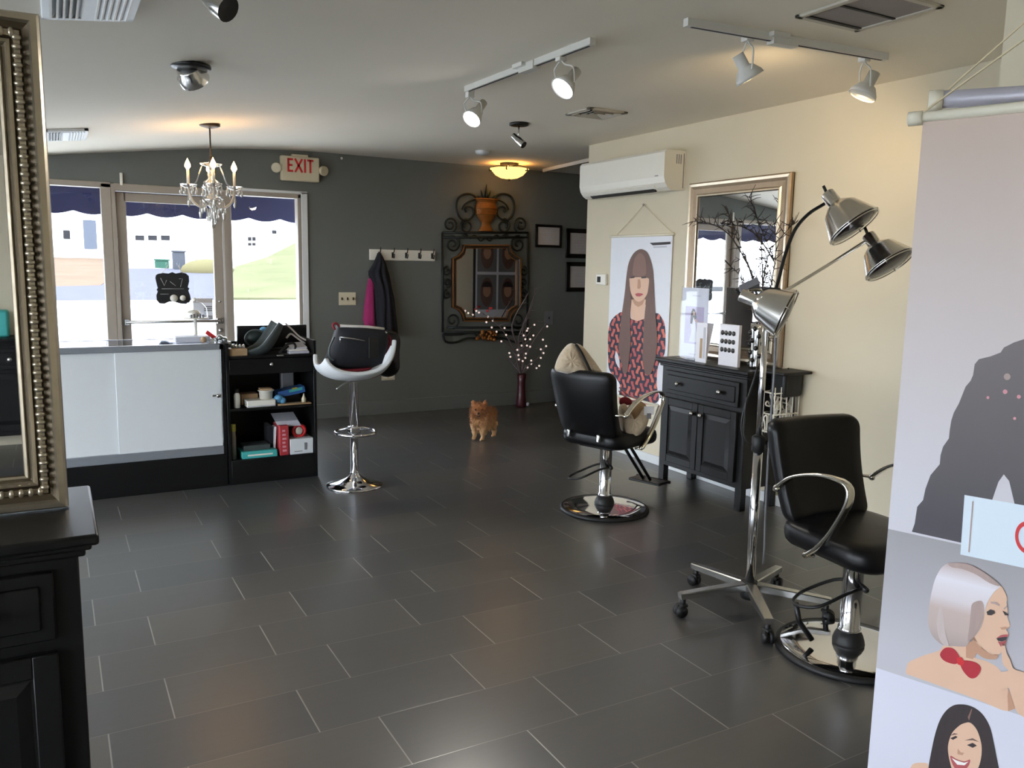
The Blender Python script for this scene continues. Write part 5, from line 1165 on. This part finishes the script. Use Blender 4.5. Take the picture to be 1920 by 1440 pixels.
# ---------------------------------------------------------------- hanging wall poster
PX = RX-.012
def wall_px(x, y, lay): p = onX(x, y, PX); return V((PX-.0009*lay, p.y, p.z))
t = thing('wall_poster', 'hanging poster of a woman with long brown hair in patterned top on the cream wall', 'poster', (0,0,0))
yL, yR, zT, zB = 5.935, 5.118, 1.878, .50
m = MB().use('print_white'); m.box((PX,yR,zB),(PX+.006,yL,zT))
c7 = lambda pts: [(1130+x/4.2376, 420+y/4.2376) for x, y in pts]
def pp(k, pts, lay): m.use(k); m.poly([wall_px(x, y, lay) for x, y in c7(soft(pts) if len(pts) > 8 else pts)])
def el(cx_, cy_, rx_, ry_, n=22): return [(cx_+rx_*cos(2*pi*k/n), cy_+ry_*sin(2*pi*k/n)) for k in range(n)]
pp('shirt_print', [(160,700),(120,715),(85,745),(60,785),(45,860),(42,960),(44,1100),(60,1170),(110,1230),(140,1290),(150,1420),(430,1420),(430,1280),(440,1130),(492,1030),(500,900),(494,800),(470,745),(430,708),(340,750),(225,750)], 1)
pp('print_white', [(105,1005),(125,1040),(135,1090),(136,1150),(120,1130),(104,1095),(98,1050)], 2)
pp('hair_brown', [(290,215),(225,300),(205,420),(196,560),(200,700),(232,640),(340,640),(372,700),(396,560),(392,420),(360,300)], 2)
pp('skin_print', [(225,600),(345,600),(338,700),(328,755),(280,772),(228,755),(222,690)], 3)
pp('skin_shade', [(235,600),(340,590),(320,640),(285,660),(255,640)], 4)
pp('skin_print', [(220,430),(365,430),(368,500),(355,560),(325,600),(290,618),(258,600),(232,560),(220,500)], 5)
pp('hair_brown', [(310,200),(265,218),(232,260),(208,320),(192,420),(180,540),(165,650),(150,760),(138,880),(130,980),(150,1100),(170,1180),(196,1180),(214,1080),(226,960),(224,820),(222,700),(230,610),(222,540),(218,470),(222,420),(290,410),(366,425),(368,500),(352,600),(340,700),(330,820),(325,950),(320,1080),(340,1180),(372,1200),(400,1160),(425,1060),(438,930),(432,800),(420,680),(414,560),(408,450),(400,360),(384,290),(355,225)], 6)
pp('hair_mid', [(290,235),(262,270),(248,330),(244,400),(290,415),(345,405),(350,330),(340,270),(318,238)], 7)
pp('hair_dark', [(225,420),(260,416),(258,428),(228,432)], 8); pp('hair_dark', [(312,420),(352,418),(350,430),(314,432)], 8)
pp('skin_shade', [(284,440),(300,440),(306,500),(298,516),(280,512)], 7)
pp('lips_print', [(262,556),(285,548),(318,552),(328,560),(300,576),(272,574)], 7)
pp('print_dark', [(375,150),(540,140),(540,160),(500,164),(400,170),(385,160)], 1); pp('paper_grey', [(400,178),(510,174),(510,186),(405,190)], 1)
m.build('print', None, t)
m = MB().use('rod_white'); m.tube([(PX-.004,yL+.02,zT),(PX-.004,yR-.02,zT)], .011, 8); m.tube([(PX-.004,yL+.02,zB),(PX-.004,yR-.02,zB)], .011, 8); m.build('hanging_rod', None, t)
nl = onX(1207,385,PX); m = MB().use('string'); m.tube([(PX-.004,yL-.08,zT+.01), (PX-.003,nl.y,nl.z), (PX-.004,yR+.0,zT+.01)], .0022, 5); m.build('string', None, t)
m = MB().use('brushed'); m.ball((PX-.003,nl.y,nl.z+.004),.010,8); m.build('nail', None, t)

# ---------------------------------------------------------------- hanging banner in front
P0 = E0 + ray(1690,700)*(2.0/ray(1690,700).x); P0.z = 0
BU = V((sin(radians(18.3)), -cos(radians(18.3)), 0)); BN = V((-cos(radians(18.3)), -sin(radians(18.3)), 0))
def bnp(x, y, off=0): r = ray(x, y); t_ = ((P0+BN*off-E0).dot(BN))/r.dot(BN); return E0 + r*t_
t = thing('banner', 'tall hanging banner of hair models in the near right corner', 'banner', (0,0,0))
BW_ = .86; zt4 = bnp(1735,222).z
def BP(s, z, lay=0): return P0 + BU*s + V((0,0,z)) + BN*(.0011*lay)
m = MB().use('print_pink_lit'); b1 = bnp(1672,993).z; b2 = bnp(1655,1256).z; zb5 = .05
def sheet(k, za_, zb_):
    m.use(k); n1, n2 = 24, 12; vs = []; fs = []
    for side in (0,1):
        for i in range(n2+1):
            for j in range(n1+1):
                s = BW_*j/n1; z = zb_+(za_-zb_)*i/n2; wv = .006*math.exp(-((s-.12-.5*(zt4-z))/.05)**2)*math.exp(-(zt4-z)*3)
                vs.append(BP(s, z) - BN*(wv + .0015*side + .0))
    o_ = (n1+1)*(n2+1)
    for i in range(n2):
        for j in range(n1):
            a = i*(n1+1)+j; fs += [(a,a+1,a+n1+2,a+n1+1),(o_+a,o_+a+n1+1,o_+a+n1+2,o_+a+1)]
    m._add(vs, fs, True)
sheet('print_pink_lit', zt4, b1); sheet('print_grey', b1, b2); sheet('print_lilac', b2, zb5)
def ban(k, pts, lay, fn): m.use(k); pts = soft(pts) if len(pts) > 6 and max(abs(x) for x, y in pts) < 1300 else pts; m.poly([bnp(*fn(x,y)) + BN*(.0011*lay) for x, y in pts])
f3 = lambda x, y: (1620+x/3.2, 600+y/3.2); f4 = lambda x, y: (1620+x/3.13, 980+y/3.13)
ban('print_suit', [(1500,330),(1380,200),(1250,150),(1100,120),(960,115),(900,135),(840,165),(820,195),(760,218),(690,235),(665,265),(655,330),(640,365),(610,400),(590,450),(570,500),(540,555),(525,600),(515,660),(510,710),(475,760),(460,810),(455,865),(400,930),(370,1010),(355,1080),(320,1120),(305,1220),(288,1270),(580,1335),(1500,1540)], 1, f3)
ban('print_pink_lit', [(840,925),(808,970),(770,1080),(905,1105),(890,1040),(872,965)], 2, f3)
for cx_, cy_, r_ in ((848,430,14),(745,465,9),(905,590,9),(860,340,20),(930,460,12)): ban('rose_print' if r_ != 20 else 'hair_mauve', [(cx_+r_*cos(2*pi*k/10), cy_+r_*sin(2*pi*k/10)) for k in range(10)], 2, f3)
ban('print_card', [(605,1048),(1500,1205),(1500,1600),(580,1405)], 3, f3)
ban('hair_mauve', [(652,1085),(660,1086),(636,1392),(628,1390)], 4, f3)
# red letter C and its neighbours on the card
def arc_strip(k, cx_, cy_, r0, r1, a0, a1, lay, fn, sx_=1, sk=.16):
    n = 26; A = [radians(a0+(a1-a0)*i/n) for i in range(n+1)]
    pts = [(cx_+r1*cos(a)*sx_, cy_+r1*sin(a)+sk*r1*cos(a)*sx_) for a in A] + [(cx_+r0*cos(a)*sx_, cy_+r0*sin(a)+sk*r0*cos(a)*sx_) for a in reversed(A)]
    ban(k, pts, lay, fn)
arc_strip('red_ink', 985, 1305, 72, 98, 45, 315, 4, f3, .78)
# woman with the silver bob
ban('skin_print', [(250,850),(262,820),(300,800),(360,775),(440,750),(480,715),(600,720),(650,790),(720,812),(790,855),(830,930),(850,1010),(845,1105),(660,1035),(440,955),(300,905),(250,885)], 1, f4)
ban('skin_shade', [(600,700),(660,690),(668,760),(640,800),(600,790)], 2, f4)
ban('skin_print', [(800,368),(825,400),(842,440),(838,470),(845,515),(842,550),(856,590),(858,608),(836,622),(846,642),(850,662),(832,678),(836,700),(822,722),(812,752),(790,772),(755,772),(700,742),(660,700),(630,660),(660,560),(700,460),(740,400)], 3, f4)
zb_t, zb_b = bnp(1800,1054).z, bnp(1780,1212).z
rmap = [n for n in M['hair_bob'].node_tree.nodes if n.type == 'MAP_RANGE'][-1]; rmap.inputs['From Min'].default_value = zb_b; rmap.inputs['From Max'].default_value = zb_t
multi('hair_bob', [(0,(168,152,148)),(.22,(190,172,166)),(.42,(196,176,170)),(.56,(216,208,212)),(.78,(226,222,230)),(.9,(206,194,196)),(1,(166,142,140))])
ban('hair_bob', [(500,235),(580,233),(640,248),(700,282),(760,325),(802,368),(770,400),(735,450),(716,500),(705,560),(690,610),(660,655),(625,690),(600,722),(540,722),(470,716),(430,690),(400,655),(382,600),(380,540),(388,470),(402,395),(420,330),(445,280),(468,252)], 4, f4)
ban('hair_grey', [(430,560),(455,480),(470,560),(480,640),(500,715),(470,712),(440,660)], 5, f4)
ban('hair_mauve', [(500,236),(580,234),(640,250),(700,283),(760,326),(800,368),(740,350),(660,300),(580,268),(520,258)], 6, f4)
ban('hair_mauve', [(640,470),(690,455),(706,490),(700,560),(676,620),(640,670),(612,690),(622,600),(630,520)], 5, f4); ban('skin_shade', [(640,660),(700,735),(755,768),(790,772),(770,800),(700,790),(650,740)], 3, f4)
ban('hair_dark', [(722,520),(745,505),(768,512),(772,528),(750,540),(728,538)], 5, f4); ban('hair_mauve', [(745,460),(780,462),(800,478),(798,486),(770,474),(748,470)], 5, f4)
ban('hair_dark', [(815,512),(836,522),(852,540),(830,540)], 5, f4); ban('hair_mauve', [(822,500),(845,480),(846,486),(828,506)], 5, f4)
ban('skin_shade', [(800,612),(835,606),(852,612),(836,622),(812,624)], 5, f4)
ban('print_dark', [(780,676),(812,664),(846,658),(836,684),(812,694),(790,690)], 5, f4); ban('lips_print', [(778,674),(806,656),(828,652),(850,652),(846,664),(812,668)], 6, f4); ban('lips_print', [(788,692),(812,695),(838,686),(828,716),(806,722)], 6, f4)
ban('bow_red', [(448,772),(470,738),(500,730),(535,745),(566,795),(552,822),(520,826),(470,806)], 3, f4); ban('bow_red', [(566,815),(600,806),(650,815),(682,838),(686,866),(660,905),(622,908),(580,862)], 3, f4); ban('red_ink', [(545,790),(575,786),(592,815),(578,838),(552,828)], 4, f4)
ban('skin_print', [(812,700),(828,706),(840,760),(862,800),(880,850),(939,872),(1020,900),(1100,980),(1100,1200),(940,1135),(890,1085),(866,1010),(850,962),(800,985),(770,975),(800,930),(740,925),(728,905),(770,880),(830,868),(850,860),(822,830),(812,780)], 6, f4)
ban('skin_shade', [(850,962),(866,1010),(890,1085),(850,1100),(846,1010)], 7, f4)
# laughing woman with dark hair
ban('hair_dark', [(560,1065),(610,1070),(660,1092),(705,1135),(740,1200),(762,1290),(780,1380),(800,1480),(830,1640),(820,1760),(340,1760),(350,1640),(378,1440),(398,1330),(418,1240),(445,1160),(480,1105),(520,1074)], 1, f4)
ban('skin_print', [(560,1190),(590,1175),(625,1172),(660,1208),(684,1270),(692,1330),(684,1400),(660,1460),(620,1510),(570,1515),(528,1470),(505,1400),(494,1330),(500,1280),(520,1230)], 2, f4)
ban('hair_mid', [(610,1140),(632,1090),(636,1094),(618,1160)], 2, f4)
ban('hair_dark', [(508,1262),(540,1248),(552,1256),(524,1272)], 3, f4); ban('hair_dark', [(606,1302),(640,1290),(664,1306),(640,1318)], 3, f4); ban('hair_brown', [(590,1275),(640,1262),(676,1284),(640,1274)], 3, f4); ban('hair_brown', [(506,1248),(530,1232),(556,1238),(532,1242)], 3, f4)
ban('skin_shade', [(552,1322),(570,1345),(590,1348),(580,1362),(550,1356)], 3, f4)
ban('lips_print', [(508,1366),(545,1385),(590,1398),(625,1388),(610,1432),(570,1452),(530,1432)], 3, f4); ban('teeth', [(516,1376),(548,1392),(590,1405),(616,1398),(592,1420),(550,1416)], 4, f4)
ban('skin_print', [(265,1450),(290,1415),(340,1408),(378,1420),(372,1500),(330,1760),(100,1760),(150,1620)], 1, f4)
m.build('print', None, t)
m = MB().use('rod_white'); m.tube([BP(-.02,zt4+.004), BP(BW_+.03,zt4+.004)], .0135, 10); m.build('top_rod', None, t)
for s_ in (-.035,BW_+.02): m = MB().use('rod_white'); m.cyl(BP(s_,zt4+.002), BP(s_+.035,zt4+.002), .0185); m.build('end_cap', None, t)
m = MB().use('string'); a = BP(.0,zt4+.015,6); b_ = bnp(1920,76); s1 = (b_-P0).dot(BU); zap = a.z + (b_.z-a.z)*(.43/s1)
m.tube([a, BP(.43,zap,6), BP(BW_-.02,zt4+.015,6)], .0028, 5); m.build('string', None, t)
D2 = depth(bnp(1752,188))+.10
R0 = atD(1756,188,D2); RU = V((sin(radians(36.5)), -cos(radians(36.5)), 0)); 
t = thing('rolled_banner', 'silver rolled-up banner on a rod hanging behind the tall banner', 'banner', (0,0,0))
m = MB().use('roll_silver'); m.tube([R0, R0+RU*.62], .024, 16); m.build('roll', None, t)
m = MB().use('rod_white'); m.cyl(R0-RU*.02, R0+RU*.015, .027); m.build('end_cap', None, t); m = MB().use('rod_white'); m.cyl(R0+RU*.60, R0+RU*.64, .027); m.build('end_cap', None, t)
m = MB().use('roll_silver'); m.obox(R0+RU*.33-V((0,0,.035)), RU*.29, V((0,0,.016)), RU.cross(V((0,0,1)))*.004); m.use('rod_white'); m.obox(R0+RU*.035-V((0,0,.035)), RU*.02, V((0,0,.015)), RU.cross(V((0,0,1)))*.005); m.build('flap', None, t)
m = MB().use('string'); q = R0+RU*.31+V((0,0,.30)); m.tube([R0+RU*.02+V((0,0,.02)), q, R0+RU*.59+V((0,0,.02))], .0028, 5); m.build('string', None, t)

# poster in the alcove that the ornate mirror reflects
t = thing('wall_poster', 'framed poster of four hair models reflected in the ornate iron mirror', 'poster', (5.42,6.355,0))
m = MB().use('black_frame'); W5, z5a, z5b = .37, .72, 2.15
m.rbox((-W5,-.005,z5a),(W5,.02,z5b),.006,1); m.build('frame', None, t)
m = MB().use('paper'); m.box((-W5+.03,.02,z5a+.03),(W5-.03,.022,z5b-.03)); m.use('grey_plastic'); m.box((-.2,.022,.85),(.2,.0226,.87))
for i in range(2):
    for j in range(2):
        cx_, cz_ = -.165+.33*i, 1.25+.52*j; m.use('grey_plastic'); m.box((cx_-.15,.022,cz_-.24),(cx_+.15,.0228,cz_+.24)); m.use('hair_brown'); m.poly([(cx_+.1*cos(2*pi*k/16),.0232,cz_+.0+.2*sin(2*pi*k/16)) for k in range(16)]); m.use('skin_shade'); m.poly([(cx_+.06*cos(2*pi*k/16),.0238,cz_+.02+.09*sin(2*pi*k/16)) for k in range(16)]); m.use('hair_dark'); m.poly([(cx_+.08*cos(pi*k/10),.0244,cz_+.07+.08*sin(pi*k/10)) for k in range(11)])
m.build('print', None, t)

# ---------------------------------------------------------------- signs on the glass door
t = thing('door_sign', 'black scalloped hanging sign on the glass door', 'sign', (0,0,0)); yd = BY+.02
f5 = lambda x, y: onY(100+x/3.84, 330+y/3.84, yd)
out = [(752,705),(790,698),(830,702),(856,692),(880,702),(925,694),(955,702),(975,720),(978,760),(968,800),(980,810),(972,825),(985,860),(990,890),(978,915),(950,922),(910,918),(870,905),(835,905),(800,920),(765,918),(745,895),(742,860),(752,830),(744,818),(752,805),(742,770),(735,735),(738,715)]
m = MB().use('chalk_black'); m.prism([f5(x,y) for x,y in out], (0,.012,0)); m.build('board', None, t)
m = MB().use('chalk')
for pts in (((772,735),(800,790),(815,750)),((905,740),(930,740),(915,800)),((840,760),(880,790)),((770,850),(830,850)),((780,812),(940,812))): m.tube([f5(x,y)-V((0,.001,0)) for x,y in pts], .0022, 4)
m.build('chalk_line', None, t)
m = MB().use('white_plastic'); m.cyl(f5(868,880)-V((0,.012,0)), f5(868,880)+V((0,.0,0)), .034, n=18); m.cyl(f5(932,878)-V((0,.012,0)), f5(932,878), .026, n=18); m.build('medallion', None, t)
m = MB().use('string'); m.tube([f5(778,702), f5(820,655), f5(822,640)], .002, 4); m.tube([f5(930,700), f5(905,652), f5(900,640)], .002, 4); m.build('hanging_wire', None, t)
m = MB().use('clear_plastic'); m.cyl(f5(822,636)+V((0,.014,0)), f5(822,636)+V((0,.028,0)), .016); m.build('suction_hook', None, t); m = MB().use('clear_plastic'); m.cyl(f5(900,636)+V((0,.014,0)), f5(900,636)+V((0,.028,0)), .016); m.build('suction_hook', None, t)
t = thing('door_sign', 'small white printed notice on the glass door below the black sign', 'sign', (0,0,0)); yd2 = BY+.042
f6 = lambda x, y: onY(100+x/3.84, 330+y/3.84, yd2)
m = MB().use('paper'); m.prism([f6(1005,880),f6(1146,880),f6(1150,1035),f6(1010,1035)], (0,.006,0)); m.use('certificate'); m.prism([f6(1005,884),f6(1146,884),f6(1146,912),f6(1005,912)], (0,-.002,0)); m.use('grey_plastic')
for y in (936,950,964): m.prism([f6(1085,y),f6(1142,y),f6(1142,y+9),f6(1085,y+9)], (0,-.002,0))
for y in (1006,1018): m.prism([f6(1085,y),f6(1146,y),f6(1146,y+8),f6(1085,y+8)], (0,-.002,0))
m.build('notice', None, t)

# ---------------------------------------------------------------- pomeranian
def fur_mat():
    m_ = M['fur']; nt = m_.node_tree; b = nt.nodes['Principled BSDF']; L = nt.links.new
    tc = nt.nodes.new('ShaderNodeTexCoord'); sx_ = nt.nodes.new('ShaderNodeSeparateXYZ'); L(tc.outputs['Object'], sx_.inputs[0])
    n = nt.nodes.new('ShaderNodeTexNoise'); n.inputs['Scale'].default_value = 30; L(tc.outputs['Object'], n.inputs['Vector'])
    a = nt.nodes.new('ShaderNodeMath'); a.operation = 'MULTIPLY_ADD'; a.inputs[1].default_value = .10; L(n.outputs['Fac'], a.inputs[0]); L(sx_.outputs['Z'], a.inputs[2])
    r = nt.nodes.new('ShaderNodeValToRGB'); r.color_ramp.elements[0].position = .12; r.color_ramp.elements[0].color = (*s2l((214,172,126)),1); r.color_ramp.elements[1].position = .34; r.color_ramp.elements[1].color = (*s2l((160,102,56)),1)
    e = r.color_ramp.elements.new(.22); e.color = (*s2l((196,146,98)),1)
    L(a.outputs[0], r.inputs[0]); L(r.outputs[0], b.inputs['Base Color'])
fur_mat()
dog = thing('pomeranian', 'small fluffy orange pomeranian dog standing on the tiled floor', 'dog', (3.47,6.735,0), radians(126))
m = MB().use('fur'); hd = V((-.40,.916,0)); hp = V((-.015,.125,.288))
E_ = [((0,.05,.168),.1,(.85,1.0,.92)),((0,-.09,.16),.088,(.82,1.05,.88)),((0,-.02,.16),.095,(.8,1.1,.85)),((-.01,.10,.215),.096,(.95,.75,1.0)),((0,-.15,.205),.062,(.8,.9,1.1)),((0,-.11,.235),.042,(.8,1.2,.8)),
      (hp,.074,(1.05,.95,.95)),(hp+hd*.045+V((0,0,-.02)),.05,(1.1,1,.8)),(hp+hd*.085+V((0,0,-.018)),.024,(1,1.2,.85))]
for c, r, s_ in E_: m.ball(c, r, 16, s_)
sd = V((hd.y,-hd.x,0))
for s_ in (-1,1):
    e0 = hp+sd*s_*.046+V((0,0,.045)); m.tube([e0, e0+V((0,0,.028))+sd*s_*.008, e0+V((0,0,.052))+sd*s_*.012], .02, 8, rs=[.028,.02,.006])
    for x, y, zt6 in ((s_*.042,.10,.15),(s_*.046,-.125,.14)):
        m.tube([(x,y,zt6),(x*1.02,y+(.0 if y>0 else .012),.085),(x*1.02,y+(.004 if y>0 else -.012),.045),(x*1.02,y+.004,.016)], .03, 10, rs=[.045,.028,.019,.018]); m.ball((x*1.02,y+.014,.013),.02,10,(.9,1.25,.65))
o = m.build('body', None, dog); rm = o.modifiers.new('skin','REMESH'); rm.mode = 'VOXEL'; rm.voxel_size = .0075; rm.use_smooth_shade = True
tx = bpy.data.textures.new('fur_clumps','CLOUDS'); tx.noise_scale = .02
dm = o.modifiers.new('fluff','DISPLACE'); dm.texture = tx; dm.strength = .022; dm.mid_level = .45; dm.texture_coords = 'LOCAL'
rnd = random.Random(21); m = MB().use('fur'); vs = []; fs = []
for c, r, s_ in E_[:8]:
    c = V(c)
    for k in range(650):
        d = V((rnd.gauss(0,1),rnd.gauss(0,1),rnd.gauss(0,1))).normalized(); p = c+V((d.x*s_[0],d.y*s_[1],d.z*s_[2]))*r*.98
        if c == hp and d.dot(hd) > .55: continue
        q = (d*.8+V((rnd.uniform(-.4,.4),rnd.uniform(-.7,.1),rnd.uniform(-.9,.1)))).normalized()*rnd.uniform(.018,.042); e = q.orthogonal().normalized()*.0022; i = len(vs)
        vs += [p-e, p+e, p+q]; fs.append((i,i+1,i+2))
m._add(vs, fs, True); f_ = m.build('fur', None, dog); f_['kind'] = 'stuff'
m = MB().use('nose_black'); m.ball(hp+hd*.112+V((0,0,-.012)),.0115,8); m.build('nose', None, dog)
m = MB().use('nose_black'); m.tube([hp+hd*.1+V((0,0,-.034))+sd*.014, hp+hd*.108+V((0,0,-.038)), hp+hd*.1+V((0,0,-.034))-sd*.014], .006, 6); m.build('mouth', None, dog)
for s_ in (-1,1): m = MB().use('nose_black'); m.ball(hp+hd*.068+sd*s_*.028+V((0,0,.014)),.0095,8); m.build('eye', None, dog)

# ---------------------------------------------------------------- what the near mirror shows behind the camera
dresser('black dresser by the front wall behind the viewer, reflected in the near framed mirror', (-.55,Y0+.22,0), pi, .9, .33, DH)
m = MB().use('teal'); m.rbox((-.75,Y0+.12,DH),(-.33,Y0+.3,DH+.22),.02); tag(m.build('storage_box'), 'teal box on the dresser behind the viewer, reflected in the near mirror', 'box')
for o in COL.objects:      # things of one kind share a group
    g = {'track_light':'white ceiling tracks','ceiling_vent':'ceiling vents','ceiling_spotlight':'single ceiling spotlights','dresser':'black dressers','house':'houses beyond the road','waste_bin':'bins beyond the road','light_switch':'switch plates on the grey wall','display_card':'cards on the black dresser','door_sign':'signs on the glass door','framed_mirror':'framed mirrors on dressers'}.get(o.name.split('.')[0])
    if g and o.parent is None and 'group' not in o: o['group'] = g
for o in COL.objects:
    if o.parent is None and o.name.split('.')[0] in ('box','sponge','packet','book','binder','bottle','tape_roll') and 'group' not in o and 'shelf' in o.get('label',''): o['group'] = 'goods on the black shelf unit'
# ---------------------------------------------------------------- daylight and view
w = bpy.data.worlds.new('overcast_sky'); SC.world = w; w.use_nodes = True; nt = w.node_tree; nt.nodes.clear()
o = nt.nodes.new('ShaderNodeOutputWorld'); b = nt.nodes.new('ShaderNodeBackground'); tc = nt.nodes.new('ShaderNodeTexCoord'); sx_ = nt.nodes.new('ShaderNodeSeparateXYZ'); rp = nt.nodes.new('ShaderNodeValToRGB')
nt.links.new(tc.outputs['Generated'], sx_.inputs[0]); nt.links.new(sx_.outputs['Z'], rp.inputs[0]); nt.links.new(rp.outputs[0], b.inputs['Color']); nt.links.new(b.outputs[0], o.inputs['Surface'])
rp.color_ramp.elements[0].color = (.90,.95,1.0,1); rp.color_ramp.elements[1].color = (.74,.86,1.0,1)
b.inputs['Strength'].default_value = 10.0
vs_ = SC.view_settings; SC.display_settings.display_device = 'sRGB'
vs_.view_transform = 'Standard'; vs_.look = 'None'; vs_.gamma = 1; vs_.use_curve_mapping = False; vs_.exposure = 0.8
SC.cycles.max_bounces = 8; SC.cycles.diffuse_bounces = 5; SC.cycles.glossy_bounces = 5; SC.cycles.transparent_max_bounces = 16; SC.cycles.transmission_bounces = 4
SC.cycles.use_denoising = True; SC.cycles.sample_clamp_indirect = 6; SC.cycles.caustics_reflective = False; SC.cycles.caustics_refractive = False
